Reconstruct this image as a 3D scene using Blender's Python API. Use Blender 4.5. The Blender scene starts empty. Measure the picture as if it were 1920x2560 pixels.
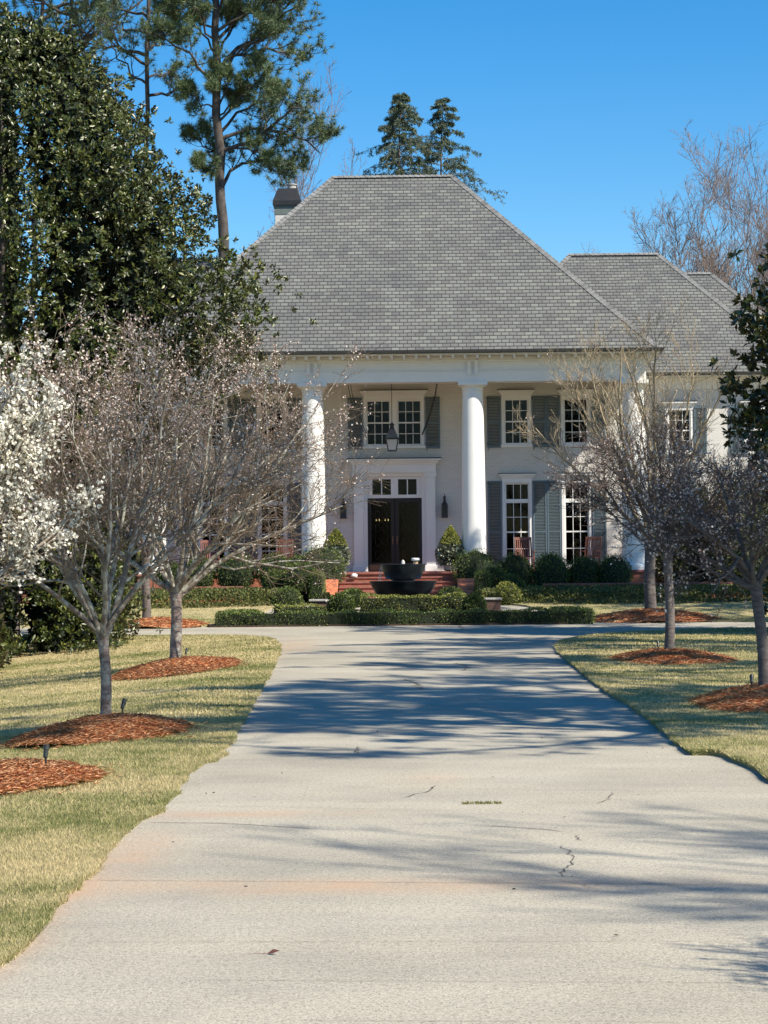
import bpy, math, random
import numpy as np
from mathutils import Vector, Matrix, Euler, geometry
R = math.radians
rng = np.random.default_rng(7)
random.seed(7)
scene = bpy.context.scene
col = scene.collection

# ------------------------------------------------------------------ camera
EYE = 1.7
FPX = 5475.0
PITCH = 126 / 5475.0
ROLL = 0.009
cd = bpy.data.cameras.new('camera'); cam = bpy.data.objects.new('camera', cd); col.objects.link(cam)
cd.sensor_fit = 'VERTICAL'; cd.sensor_height = 36.0; cd.sensor_width = 27.0
cd.lens = FPX / 2560 * 36.0
cd.clip_start = 0.1; cd.clip_end = 5000
CM = Matrix.Translation((0, 0, EYE)) @ Matrix.Rotation(math.pi / 2 + PITCH, 4, 'X') @ Matrix.Rotation(-ROLL, 4, 'Z')
cam.matrix_world = CM
scene.camera = cam
scene.render.resolution_x = 768; scene.render.resolution_y = 1024

# ------------------------------------------------------------------ sky, sun, exposure
SUN_EL, SUN_AZ = 44.0, 56.0           # azimuth: from the camera's back (-Y) towards the right (+X)
ts = Vector((math.sin(R(SUN_AZ)) * math.cos(R(SUN_EL)), -math.cos(R(SUN_AZ)) * math.cos(R(SUN_EL)), math.sin(R(SUN_EL))))
w = bpy.data.worlds.new('World'); scene.world = w; w.use_nodes = True
wn = w.node_tree; wn.nodes.clear()
sky = wn.nodes.new('ShaderNodeTexSky'); sky.sky_type = 'NISHITA'; sky.sun_disc = False
sky.sun_elevation = R(SUN_EL); sky.sun_rotation = math.atan2(ts.x, ts.y)
sky.air_density = 1.0; sky.dust_density = 0.3; sky.ozone_density = 2.5; sky.altitude = 300
hs = wn.nodes.new('ShaderNodeHueSaturation'); hs.inputs['Saturation'].default_value = 1.48
bg = wn.nodes.new('ShaderNodeBackground'); bg.inputs['Strength'].default_value = 0.10
wo = wn.nodes.new('ShaderNodeOutputWorld')
wn.links.new(sky.outputs[0], hs.inputs['Color']); wn.links.new(hs.outputs[0], bg.inputs[0]); wn.links.new(bg.outputs[0], wo.inputs[0])
sl = bpy.data.lights.new('sun', 'SUN'); sl.energy = 5.0; sl.angle = R(0.5); sl.color = (1.0, 0.92, 0.78)
so = bpy.data.objects.new('sun', sl); col.objects.link(so)
so.rotation_euler = (-ts).to_track_quat('-Z', 'Y').to_euler()
scene.view_settings.view_transform = 'Standard'; scene.view_settings.look = 'None'
scene.view_settings.exposure = 0.75; scene.view_settings.gamma = 1.0

# ------------------------------------------------------------------ measuring helpers (S-pixels: photograph at 1659 wide)
K = 1920 / 1659.0
M3 = np.array(CM.to_3x3())
def ray(x, y):
    u, v = x * K, y * K
    d = np.array([(u - 960) / FPX, -(v - 1280) / FPX, -1.0])
    return M3 @ d
def at(x, y, D):                       # point at distance D
    d = ray(x, y); d = d / d[1] * D
    return np.array([d[0], D, EYE + d[2]])
def sm(a, b, t):
    t = np.clip((np.asarray(t, float) - a) / (b - a), 0, 1); return t * t * (3 - 2 * t)
def terr(x, y):
    x = np.asarray(x, float); y = np.asarray(y, float)
    left = -0.098 * np.clip(-x - 2.6, 0, 14) * (1 - sm(43, 55, y)) * sm(2, 14, y)
    far = 0.38 * sm(63, 71, y)
    edge = -0.0
    return left + far + edge
def gr(x, y, dz=0.0):                  # ground point under a pixel
    d = ray(x, y); z = 0.0
    for _ in range(30):
        t = (z + dz - EYE) / d[2]
        z = float(terr(d[0] * t, d[1] * t))
    return np.array([d[0] * t, d[1] * t, z + dz])

# ------------------------------------------------------------------ naming helpers
def tag(o, label=None, cat=None, group=None, kind=None):
    if label: o['label'] = label
    if cat: o['category'] = cat
    if group: o['group'] = group
    if kind: o['kind'] = kind
    return o
def empty(name, loc, label, cat, group=None, rz=0.0):
    o = bpy.data.objects.new(name, None); col.objects.link(o)
    o.location = loc; o.rotation_euler = (0, 0, rz); o.empty_display_size = 0.2
    return tag(o, label, cat, group)
def mesh_obj(name, V, F, mat, parent=None, smooth=False):
    me = bpy.data.meshes.new(name)
    me.from_pydata([tuple(map(float, v)) for v in V], [], [tuple(f) for f in F]); me.validate()
    me.materials.append(mat)
    if smooth: me.shade_smooth()
    o = bpy.data.objects.new(name, me); col.objects.link(o)
    if parent: o.parent = parent
    return o
def fast_obj(name, V, F, mat, parent=None, smooth=False):   # V (n,3), F (m,k) uniform k
    V = np.ascontiguousarray(V, np.float32); F = np.ascontiguousarray(F, np.int32)
    me = bpy.data.meshes.new(name); k = F.shape[1]; m = len(F)
    me.vertices.add(len(V)); me.vertices.foreach_set('co', V.ravel())
    me.loops.add(m * k); me.loops.foreach_set('vertex_index', F.ravel())
    me.polygons.add(m); me.polygons.foreach_set('loop_start', np.arange(0, m * k, k, dtype=np.int32))
    me.polygons.foreach_set('loop_total', np.full(m, k, np.int32))
    if smooth: me.polygons.foreach_set('use_smooth', np.ones(m, bool))
    me.update(calc_edges=True); me.materials.append(mat)
    o = bpy.data.objects.new(name, me); col.objects.link(o)
    if parent: o.parent = parent
    return o
def copy_tree(o, parent=None):
    c = o.copy(); col.objects.link(c); c.parent = parent
    for ch in list(o.children): copy_tree(ch, c)
    return c

class MB:
    def __init__(s): s.V = []; s.F = []
    def add(s, V, F):
        b = len(s.V); s.V += [tuple(v) for v in V]; s.F += [tuple(i + b for i in f) for f in F]
    def box(s, x0, x1, y0, y1, z0, z1, rot=None, c=None):
        V = [(x, y, z) for x in (x0, x1) for y in (y0, y1) for z in (z0, z1)]
        if rot is not None:
            c = Vector(c) if c else Vector(((x0 + x1) / 2, (y0 + y1) / 2, (z0 + z1) / 2))
            V = [tuple(rot @ (Vector(v) - c) + c) for v in V]
        s.add(V, [(0, 1, 3, 2), (4, 6, 7, 5), (0, 4, 5, 1), (2, 3, 7, 6), (0, 2, 6, 4), (1, 5, 7, 3)])
    def prism(s, prof, x0, x1, axis='x'):   # prof of (a,b) in the plane normal to axis
        n = len(prof); V = []
        for x in (x0, x1):
            for a, b in prof:
                V.append((x, a, b) if axis == 'x' else ((a, x, b) if axis == 'y' else (a, b, x)))
        F = [tuple(range(n - 1, -1, -1)), tuple(range(n, 2 * n))]
        F += [(i, (i + 1) % n, n + (i + 1) % n, n + i) for i in range(n)]
        s.add(V, F)
    def frustum(s, cx, cy, z0, z1, a0, a1, b0=None, b1=None):
        b0 = a0 if b0 is None else b0; b1 = a1 if b1 is None else b1
        V = [(cx + i * a0, cy + j * b0, z0) for i, j in ((-1, -1), (1, -1), (1, 1), (-1, 1))] + \
            [(cx + i * a1, cy + j * b1, z1) for i, j in ((-1, -1), (1, -1), (1, 1), (-1, 1))]
        s.add(V, [(3, 2, 1, 0), (4, 5, 6, 7), (0, 1, 5, 4), (1, 2, 6, 5), (2, 3, 7, 6), (3, 0, 4, 7)])
    def lathe(s, prof, cx=0, cy=0, n=32, cap=True):
        V = []; F = []
        for r, z in prof:
            for k in range(n):
                a = 2 * math.pi * k / n; V.append((cx + r * math.cos(a), cy + r * math.sin(a), z))
        for i in range(len(prof) - 1):
            for k in range(n):
                k2 = (k + 1) % n; F.append((i * n + k, i * n + k2, (i + 1) * n + k2, (i + 1) * n + k))
        if cap:
            F.append(tuple(range(n - 1, -1, -1))); F.append(tuple((len(prof) - 1) * n + k for k in range(n)))
        s.add(V, F)
    def tube(s, pts, r, n=8):
        pts = np.array(pts, float); rr = np.full(len(pts), r) if np.isscalar(r) else np.array(r, float)
        V, F = tubes(pts[None], rr[None], n); s.add(V, [tuple(f) for f in F])
    def build(s, name, mat, parent=None, smooth=False, bevel=0.0):
        o = mesh_obj(name, s.V, s.F, mat, parent, False)
        if smooth:
            o.data.shade_smooth()
            m = o.modifiers.new('es', 'EDGE_SPLIT'); m.split_angle = R(35)
        if bevel:
            m = o.modifiers.new('b', 'BEVEL'); m.width = bevel; m.segments = 2; m.limit_method = 'ANGLE'; m.angle_limit = R(40)
        return o

def nrm(a): return a / np.maximum(np.linalg.norm(a, axis=-1, keepdims=True), 1e-9)
def tubes(P, Rr, k=5):                 # P (N,K,3) polylines, Rr (N,K)
    N, Kp, _ = P.shape
    T = nrm(np.gradient(P, axis=1))
    D = nrm(P[:, -1] - P[:, 0])
    ref = np.where(np.abs(D[:, 2:3]) > 0.8, np.array([[1.0, 0.13, 0]]), np.array([[0, 0.1, 1.0]]))[:, None, :]
    A = nrm(np.cross(T, np.broadcast_to(ref, T.shape))); B = np.cross(T, A)
    ang = np.arange(k) / k * 2 * np.pi
    V = P[:, :, None] + Rr[:, :, None, None] * (A[:, :, None] * np.cos(ang)[None, None, :, None] + B[:, :, None] * np.sin(ang)[None, None, :, None])
    V = V.reshape(-1, 3)
    base = (np.arange(N) * Kp * k)[:, None, None]
    i = (np.arange(Kp - 1) * k)[None, :, None]; j = np.arange(k)[None, None, :]; j2 = (j + 1) % k
    a = base + i + j; b = base + i + j2
    F = np.stack([a, b, b + k, a + k], -1).reshape(-1, 4)
    return V, F
def grow(P, Rr, n, tr, ang, ln, up=0.15, wig=0.12, rr=0.55, segs=4, absolute=False, taper=0.3, keep=None, flat=0.0):
    N, Kp, _ = P.shape
    idx = np.repeat(np.arange(N), n); m = len(idx)
    t = rng.uniform(tr[0], tr[1], m) * (Kp - 1); i0 = np.minimum(t.astype(int), Kp - 2); f = (t - i0)[:, None]
    pos = P[idx, i0] * (1 - f) + P[idx, i0 + 1] * f
    T = nrm(P[idx, i0 + 1] - P[idx, i0])
    rad = Rr[idx, i0] * (1 - f[:, 0]) + Rr[idx, i0 + 1] * f[:, 0]
    L = np.linalg.norm(np.diff(P, axis=1), axis=2).sum(1)[idx]
    q = nrm(np.cross(T, rng.normal(size=(m, 3)))); q[:, 2] *= (1 - flat); q = nrm(q)
    a = R(1) * rng.uniform(ang[0], ang[1], m)[:, None]
    d = nrm(np.cos(a) * T + np.sin(a) * q)
    base = ln if absolute else ln * L * (1.1 - 0.5 * t / (Kp - 1))
    l = base * rng.uniform(0.65, 1.25, m)
    C = np.zeros((m, segs + 1, 3)); C[:, 0] = pos
    for s in range(segs):
        d = nrm(d + np.array([0, 0, up / segs * 2]) + wig * rng.normal(size=(m, 3)))
        C[:, s + 1] = C[:, s] + d * (l / segs)[:, None]
    r0 = np.minimum(rad * rr * rng.uniform(0.7, 1.1, m), rad * 0.9)
    CR = r0[:, None] * np.linspace(1, taper, segs + 1)[None]
    if keep is not None:
        k = keep(C[:, -1]); C = C[k]; CR = CR[k]
    return C, CR

def leaf_cloud(C, D, size, width=0.45, fold=0.2, up=None):     # rhombic leaves: base C, direction D
    n = len(C); D = nrm(D)
    size = np.broadcast_to(np.asarray(size, float), (n,))[:, None]
    ref = rng.normal(size=(n, 3)) if up is None else up + 0.5 * rng.normal(size=(n, 3))
    S = nrm(np.cross(D, ref)); Nn = np.cross(S, D)
    mid = C + D * size * 0.5
    V = np.stack([C, mid + S * size * width * 0.5 + Nn * size * fold * 0.4, C + D * size, mid - S * size * width * 0.5 + Nn * size * fold * 0.4], 1).reshape(-1, 3)
    b = (np.arange(n) * 4)[:, None]
    F = np.stack([b + [0, 1, 2], b + [0, 2, 3]], 1).reshape(-1, 3)
    return V, F
def rand_dirs(n): return nrm(rng.normal(size=(n, 3)))
def join(parts):
    V = []; F = []; b = 0
    for v, f in parts:
        V.append(v); F.append(f + b); b += len(v)
    return np.concatenate(V), np.concatenate(F)

# ------------------------------------------------------------------ materials
def newmat(name):
    m = bpy.data.materials.new(name); m.use_nodes = True; nt = m.node_tree
    return m, nt, nt.nodes['Principled BSDF']
def N(nt, t, **k):
    n = nt.nodes.new(t)
    for a, b in k.items(): setattr(n, a, b)
    return n
def noise(nt, scale, detail=4, vec=None, rough=0.55):
    n = N(nt, 'ShaderNodeTexNoise'); n.inputs['Scale'].default_value = scale; n.inputs['Detail'].default_value = detail; n.inputs['Roughness'].default_value = rough
    if vec is not None: nt.links.new(vec, n.inputs['Vector'])
    return n.outputs['Fac']
def coords(nt, sx=1, sy=1, sz=1):
    tc = N(nt, 'ShaderNodeTexCoord'); mp = N(nt, 'ShaderNodeMapping'); mp.inputs['Scale'].default_value = (sx, sy, sz)
    nt.links.new(tc.outputs['Object'], mp.inputs['Vector']); return mp.outputs['Vector']
def wcoords(nt, sx=1, sy=1, sz=1):
    g = N(nt, 'ShaderNodeNewGeometry'); mp = N(nt, 'ShaderNodeMapping'); mp.inputs['Scale'].default_value = (sx, sy, sz)
    nt.links.new(g.outputs['Position'], mp.inputs['Vector']); return mp.outputs['Vector']
def ramp(nt, fac, stops):
    r = N(nt, 'ShaderNodeValToRGB'); e = r.color_ramp.elements
    while len(e) < len(stops): e.new(0.5)
    for i, (p, c) in enumerate(stops):
        e[i].position = p; e[i].color = (*c, 1) if len(c) == 3 else c
    nt.links.new(fac, r.inputs['Fac']); return r.outputs['Color']
def mix(nt, fac, a, b, mode='MIX'):
    m = N(nt, 'ShaderNodeMix', data_type='RGBA', blend_type=mode)
    if isinstance(fac, (int, float)): m.inputs[0].default_value = fac
    else: nt.links.new(fac, m.inputs[0])
    for s, v in ((6, a), (7, b)):
        if isinstance(v, tuple): m.inputs[s].default_value = (*v, 1)
        else: nt.links.new(v, m.inputs[s])
    return m.outputs[2]
def math_(nt, op, a, b=None, c=None):
    m = N(nt, 'ShaderNodeMath', operation=op)
    for i, v in enumerate((a, b, c)):
        if v is None: continue
        if isinstance(v, (int, float)): m.inputs[i].default_value = v
        else: nt.links.new(v, m.inputs[i])
    return m.outputs[0]
def bump(nt, bs, h, strength=0.3, dist=0.02):
    b = N(nt, 'ShaderNodeBump'); b.inputs['Strength'].default_value = strength; b.inputs['Distance'].default_value = dist
    nt.links.new(h, b.inputs['Height']); nt.links.new(b.outputs[0], bs.inputs['Normal'])
def simple(name, c, rough=0.6, metal=0.0, var=0.15, scale=4, bumps=0.0, spec=0.5):
    m, nt, bs = newmat(name)
    v = coords(nt); f = noise(nt, scale, 5, v)
    a = tuple(x * (1 - var) for x in c); b = tuple(min(1, x * (1 + var)) for x in c)
    nt.links.new(ramp(nt, f, [(0.3, a), (0.7, b)]), bs.inputs['Base Color'])
    bs.inputs['Roughness'].default_value = rough; bs.inputs['Metallic'].default_value = metal
    bs.inputs['Specular IOR Level'].default_value = spec
    if bumps: bump(nt, bs, noise(nt, scale * 8, 4, v), bumps, 0.01)
    return m
def foliage(name, cols, rough=0.5, spec=0.5, trans=0.0, back=None, big=0.6):
    m, nt, bs = newmat(name)
    g = N(nt, 'ShaderNodeNewGeometry')
    rp = ramp(nt, g.outputs['Random Per Island'], cols)
    n2 = noise(nt, big, 3, wcoords(nt))
    c = mix(nt, 1.0, rp, ramp(nt, n2, [(0.3, (0.7, 0.72, 0.7)), (0.7, (1.2, 1.2, 1.1))]), 'MULTIPLY')
    if back: c = mix(nt, g.outputs['Backfacing'], c, back)
    nt.links.new(c, bs.inputs['Base Color'])
    bs.inputs['Roughness'].default_value = rough; bs.inputs['Specular IOR Level'].default_value = spec
    if trans:
        tl = N(nt, 'ShaderNodeBsdfTranslucent'); ms = N(nt, 'ShaderNodeMixShader'); ms.inputs[0].default_value = trans
        out = nt.nodes['Material Output']
        nt.links.new(c, tl.inputs[0]); nt.links.new(bs.outputs[0], ms.inputs[1]); nt.links.new(tl.outputs[0], ms.inputs[2]); nt.links.new(ms.outputs[0], out.inputs[0])
    return m
def planar(nt, kz=1.0):                # (horizontal run along the wall or slope, height*kz)
    tc = N(nt, 'ShaderNodeTexCoord'); sp = N(nt, 'ShaderNodeSeparateXYZ'); sn = N(nt, 'ShaderNodeSeparateXYZ')
    nt.links.new(tc.outputs['Object'], sp.inputs[0]); nt.links.new(tc.outputs['Normal'], sn.inputs[0])
    m = math_(nt, 'GREATER_THAN', math_(nt, 'ABSOLUTE', sn.outputs[0]), math_(nt, 'ABSOLUTE', sn.outputs[1]))
    u = math_(nt, 'ADD', math_(nt, 'MULTIPLY', sp.outputs[1], m), math_(nt, 'MULTIPLY', sp.outputs[0], math_(nt, 'SUBTRACT', 1.0, m)))
    c = N(nt, 'ShaderNodeCombineXYZ'); nt.links.new(u, c.inputs[0]); nt.links.new(math_(nt, 'MULTIPLY', sp.outputs[2], kz), c.inputs[1])
    return c.outputs[0]
def brick_tex(nt, vec, c1, c2, cm, bw, rh, mortar, bias=0.0, smooth=0.1):
    b = N(nt, 'ShaderNodeTexBrick'); nt.links.new(vec, b.inputs['Vector'])
    b.inputs['Color1'].default_value = (*c1, 1); b.inputs['Color2'].default_value = (*c2, 1); b.inputs['Mortar'].default_value = (*cm, 1)
    b.inputs['Scale'].default_value = 1.0; b.inputs['Brick Width'].default_value = bw; b.inputs['Row Height'].default_value = rh
    b.inputs['Mortar Size'].default_value = mortar; b.inputs['Mortar Smooth'].default_value = smooth; b.inputs['Bias'].default_value = bias
    return b

MAT = {}
def shingle_mat():
    m, nt, bs = newmat('slate_grey_shingle')
    v = planar(nt, 1.38)
    n0 = noise(nt, 1.3, 3, v)
    vd = N(nt, 'ShaderNodeVectorMath', operation='ADD')
    cb = N(nt, 'ShaderNodeCombineXYZ'); nt.links.new(math_(nt, 'MULTIPLY', n0, 0.05), cb.inputs[1]); nt.links.new(v, vd.inputs[0]); nt.links.new(cb.outputs[0], vd.inputs[1])
    b = brick_tex(nt, vd.outputs[0], (0.115, 0.115, 0.115), (0.165, 0.172, 0.160), (0.045, 0.045, 0.045), 0.27, 0.19, 0.015)
    b2 = brick_tex(nt, vd.outputs[0], (0.84, 0.84, 0.87), (1.08, 1.08, 1.05), (0.8, 0.8, 0.8), 0.81, 0.19, 0.0)
    c = mix(nt, 1.0, b.outputs['Color'], b2.outputs['Color'], 'MULTIPLY')
    sp = N(nt, 'ShaderNodeSeparateXYZ'); nt.links.new(vd.outputs[0], sp.inputs[0])
    fr = math_(nt, 'FRACT', math_(nt, 'DIVIDE', sp.outputs[1], 0.19))
    sh = ramp(nt, fr, [(0.0, (0.12, 0.12, 0.13)), (0.27, (1.0, 1.0, 1.0)), (0.75, (1.08, 1.08, 1.06)), (1.0, (0.85, 0.85, 0.85))])  # shadow at the foot of each shingle row, painted into the colour
    c = mix(nt, 1.0, c, sh, 'MULTIPLY')
    c = mix(nt, 0.6, c, ramp(nt, noise(nt, 0.35, 4, v), [(0.3, (0.8, 0.8, 0.84)), (0.7, (1.12, 1.1, 1.05))]), 'MULTIPLY')
    c = mix(nt, 0.5, c, ramp(nt, noise(nt, 60, 2, v), [(0.3, (0.7, 0.7, 0.7)), (0.7, (1.3, 1.3, 1.3))]), 'MULTIPLY')
    nt.links.new(c, bs.inputs['Base Color']); bs.inputs['Roughness'].default_value = 0.9
    bump(nt, bs, fr, 0.35, 0.02)
    return m
MAT['roof'] = shingle_mat()
MAT['ridge'] = simple('ridge_shingle', (0.17, 0.17, 0.165), 0.9, var=0.35, scale=3, bumps=0.3)
def white_brick():
    m, nt, bs = newmat('painted_white_brick')
    v = planar(nt)
    b = brick_tex(nt, v, (0.59, 0.57, 0.53), (0.63, 0.61, 0.57), (0.52, 0.50, 0.465), 0.22, 0.078, 0.010)
    c = mix(nt, 0.5, b.outputs['Color'], ramp(nt, noise(nt, 1.2, 4, v), [(0.3, (0.9, 0.89, 0.87)), (0.7, (1, 1, 1))]), 'MULTIPLY')
    nt.links.new(c, bs.inputs['Base Color']); bs.inputs['Roughness'].default_value = 0.7
    bump(nt, bs, b.outputs['Fac'], -0.3, 0.006)
    return m
MAT['wbrick'] = white_brick()
MAT['white'] = simple('white_paint', (0.76, 0.75, 0.72), 0.5, var=0.03, scale=1.5)
MAT['soffit'] = simple('cream_soffit_paint', (0.74, 0.70, 0.62), 0.6, var=0.04, scale=1.5)
def red_brick(name, c1, c2, cm, bw=0.21, rh=0.075):
    m, nt, bs = newmat(name); v = planar(nt)
    b = brick_tex(nt, v, c1, c2, cm, bw, rh, 0.008)
    c = mix(nt, 0.6, b.outputs['Color'], ramp(nt, noise(nt, 5, 4, v), [(0.3, (0.7, 0.7, 0.7)), (0.7, (1.2, 1.15, 1.1))]), 'MULTIPLY')
    nt.links.new(c, bs.inputs['Base Color']); bs.inputs['Roughness'].default_value = 0.85
    bump(nt, bs, b.outputs['Fac'], -0.4, 0.008)
    return m
MAT['rbrick'] = red_brick('red_brick', (0.36, 0.10, 0.055), (0.45, 0.15, 0.08), (0.22, 0.13, 0.10))
MAT['dbrick'] = red_brick('dark_brick', (0.10, 0.05, 0.04), (0.14, 0.07, 0.05), (0.08, 0.06, 0.05))  # darker brick colours for the low piers
MAT['obrick'] = simple('orange_brick_cap', (0.52, 0.16, 0.075), 0.85, var=0.3, scale=6, bumps=0.3)
MAT['tread'] = simple('brick_tread', (0.27, 0.105, 0.08), 0.8, var=0.25, scale=7, bumps=0.3)
MAT['shutter'] = simple('grey_blue_shutter', (0.092, 0.132, 0.156), 0.5, var=0.08, scale=2)
MAT['gutter'] = simple('dark_bronze_gutter', (0.035, 0.034, 0.032), 0.4, var=0.2)
MAT['black'] = simple('black_metal', (0.018, 0.018, 0.018), 0.45, var=0.3)
MAT['wood'] = simple('mahogany_door', (0.016, 0.007, 0.005), 0.5, var=0.3, scale=3)
MAT['kick'] = simple('brass_kick_plate', (0.20, 0.10, 0.06), 0.4, metal=0.5)
MAT['chair'] = simple('rocking_chair_wood', (0.17, 0.062, 0.040), 0.5, var=0.25, scale=5)
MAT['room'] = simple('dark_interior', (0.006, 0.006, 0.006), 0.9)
MAT['curtain'] = simple('pale_window_shade', (0.30, 0.34, 0.33), 0.9, var=0.1, scale=3)
MAT['stone'] = simple('grey_stone_cap', (0.36, 0.34, 0.31), 0.8, var=0.2, scale=5, bumps=0.3)
MAT['bronze'] = simple('dark_fountain_bronze', (0.022, 0.028, 0.034), 0.32, metal=0.3, var=0.5, scale=3, bumps=0.1)
MAT['lampbody'] = simple('green_grey_metal', (0.05, 0.055, 0.05), 0.4, metal=0.5, var=0.3, scale=20)
MAT['frost'] = simple('frosted_lantern_glass', (0.55, 0.53, 0.48), 0.3, var=0.1)
def glass(name, dark=0.55, rough=0.03):
    m, nt, bs = newmat(name); nt.nodes.remove(bs)
    gl = N(nt, 'ShaderNodeBsdfGlossy'); gl.inputs['Roughness'].default_value = rough
    tr = N(nt, 'ShaderNodeBsdfTransparent'); tr.inputs[0].default_value = (dark, dark * 1.02, dark, 1)
    fr = N(nt, 'ShaderNodeFresnel'); fr.inputs[0].default_value = 1.22
    ms = N(nt, 'ShaderNodeMixShader'); nt.links.new(fr.outputs[0], ms.inputs[0]); nt.links.new(tr.outputs[0], ms.inputs[1]); nt.links.new(gl.outputs[0], ms.inputs[2])
    nt.links.new(ms.outputs[0], nt.nodes['Material Output'].inputs[0]); return m
MAT['glass'] = glass('window_glass', 0.55)
MAT['doorglass'] = glass('door_glass', 0.22, 0.06)
def emis(name, c, s):
    m, nt, bs = newmat(name); bs.inputs['Emission Color'].default_value = (*c, 1); bs.inputs['Emission Strength'].default_value = s
    bs.inputs['Base Color'].default_value = (*c, 1); return m
MAT['bulb'] = emis('warm_bulb', (1.0, 0.75, 0.35), 9)

def concrete():
    m, nt, bs = newmat('aged_concrete')
    v = wcoords(nt)
    sp = N(nt, 'ShaderNodeSeparateXYZ'); nt.links.new(v, sp.inputs[0]); X, Y = sp.outputs[0], sp.outputs[1]
    base = ramp(nt, noise(nt, 0.45, 6, v, 0.6), [(0.28, (0.31, 0.288, 0.235)), (0.5, (0.385, 0.357, 0.29)), (0.72, (0.44, 0.41, 0.335))])
    streak = noise(nt, 1.0, 5, wcoords(nt, 0.35, 1.6, 1))
    c = mix(nt, 0.55, base, ramp(nt, streak, [(0.3, (0.80, 0.81, 0.82)), (0.7, (1.12, 1.09, 1.05))]), 'MULTIPLY')
    # exposed aggregate grain
    g1 = noise(nt, 95, 3, v, 0.7); g2 = noise(nt, 34, 3, v, 0.7)
    c = mix(nt, 0.75, c, ramp(nt, g1, [(0.34, (0.30, 0.28, 0.26)), (0.48, (1, 1, 1)), (0.66, (1.45, 1.43, 1.4))]), 'MULTIPLY')
    c = mix(nt, 0.5, c, ramp(nt, g2, [(0.36, (0.5, 0.49, 0.48)), (0.55, (1.06, 1.05, 1.03))]), 'MULTIPLY')
    vo = N(nt, 'ShaderNodeTexVoronoi'); vo.inputs['Scale'].default_value = 26; nt.links.new(v, vo.inputs['Vector'])
    c = mix(nt, math_(nt, 'MULTIPLY', math_(nt, 'LESS_THAN', vo.outputs['Distance'], 0.10), 0.55), c, (0.10, 0.085, 0.07))
    # dark mottles
    d = noise(nt, 2.2, 6, wcoords(nt, 0.6, 1.5, 1), 0.7)
    c = mix(nt, math_(nt, 'MULTIPLY', math_(nt, 'GREATER_THAN', d, 0.56), 0.12), c, (0.22, 0.20, 0.18))
    # red clay stains below the joints and along the left edge
    def band(yc, w_, amp, xc=-1.0, xw=2.5):
        dy = math_(nt, 'DIVIDE', math_(nt, 'ADD', math_(nt, 'SUBTRACT', Y, yc), math_(nt, 'MULTIPLY', X, 0.02)), w_)
        ey = math_(nt, 'POWER', 2.718, math_(nt, 'MULTIPLY', math_(nt, 'MULTIPLY', dy, dy), -1.0))
        dx = math_(nt, 'DIVIDE', math_(nt, 'SUBTRACT', X, xc), xw)
        ex = math_(nt, 'POWER', 2.718, math_(nt, 'MULTIPLY', math_(nt, 'MULTIPLY', dx, dx), -1.0))
        return math_(nt, 'MULTIPLY', math_(nt, 'MULTIPLY', ey, ex), amp)
    s = band(11.55, 0.28, 1.0, -0.5, 1.2)
    for a in ((14.9, 0.22, 0.85, -1.1, 0.9), (12.7, 1.5, 0.8, -1.5, 0.24), (10.4, 1.6, 1.0, -1.68, 0.14), (45.5, 3.5, 0.7, -1.9, 0.5), (40.5, 2.5, 0.4, -2.4, 0.4), (17.2, 0.6, 0.5, 0.35, 0.35), (11.6, 0.25, 0.5, 1.1, 0.8)):
        s = math_(nt, 'ADD', s, band(*a))
    s = math_(nt, 'MULTIPLY', s, ramp(nt, noise(nt, 1.8, 5, v, 0.65), [(0.3, (0.15, 0.15, 0.15)), (0.65, (1, 1, 1))]))
    c = mix(nt, math_(nt, 'MINIMUM', math_(nt, 'MULTIPLY', s, 0.62), 0.7), c, (0.45, 0.27, 0.155))
    nt.links.new(c, bs.inputs['Base Color']); bs.inputs['Roughness'].default_value = 0.9; bs.inputs['Specular IOR Level'].default_value = 0.25
    bump(nt, bs, g1, 0.35, 0.006)
    return m
MAT['concrete'] = concrete()
def grass_color(nt, mult=1.0, island=False):
    v = wcoords(nt); big = noise(nt, 0.55, 4, wcoords(nt, 0.5, 1.0, 1), 0.6); med = noise(nt, 2.6, 4, v, 0.6)
    f = math_(nt, 'ADD', math_(nt, 'MULTIPLY', big, 0.65), math_(nt, 'MULTIPLY', med, 0.35))
    if island:
        g = N(nt, 'ShaderNodeNewGeometry')
        f = math_(nt, 'ADD', f, math_(nt, 'MULTIPLY', math_(nt, 'SUBTRACT', g.outputs['Random Per Island'], 0.5), 0.28))
    else:
        f = math_(nt, 'ADD', f, math_(nt, 'MULTIPLY', math_(nt, 'SUBTRACT', noise(nt, 45, 3, v, 0.7), 0.5), 0.35))
    m = mult
    return ramp(nt, f, [(0.28, (0.10 * m, 0.135 * m, 0.035 * m)), (0.39, (0.20 * m, 0.20 * m, 0.07 * m)), (0.48, (0.36 * m, 0.315 * m, 0.155 * m)), (0.64, (0.50 * m, 0.41 * m, 0.23 * m))])
def grass_mats():
    m, nt, bs = newmat('lawn_turf'); nt.links.new(grass_color(nt, 0.9), bs.inputs['Base Color']); bs.inputs['Roughness'].default_value = 0.95
    bs.inputs['Specular IOR Level'].default_value = 0.1
    bump(nt, bs, noise(nt, 70, 4, wcoords(nt), 0.7), 0.8, 0.02); MAT['turf'] = m
    m, nt, bs = newmat('grass_blade'); c = grass_color(nt, 1.22, True); nt.links.new(c, bs.inputs['Base Color']); bs.inputs['Roughness'].default_value = 0.7
    bs.inputs['Specular IOR Level'].default_value = 0.2
    tl = N(nt, 'ShaderNodeBsdfTranslucent'); ms = N(nt, 'ShaderNodeMixShader'); ms.inputs[0].default_value = 0.3
    nt.links.new(c, tl.inputs[0]); nt.links.new(bs.outputs[0], ms.inputs[1]); nt.links.new(tl.outputs[0], ms.inputs[2]); nt.links.new(ms.outputs[0], nt.nodes['Material Output'].inputs[0])
    MAT['blade'] = m
grass_mats()
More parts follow.
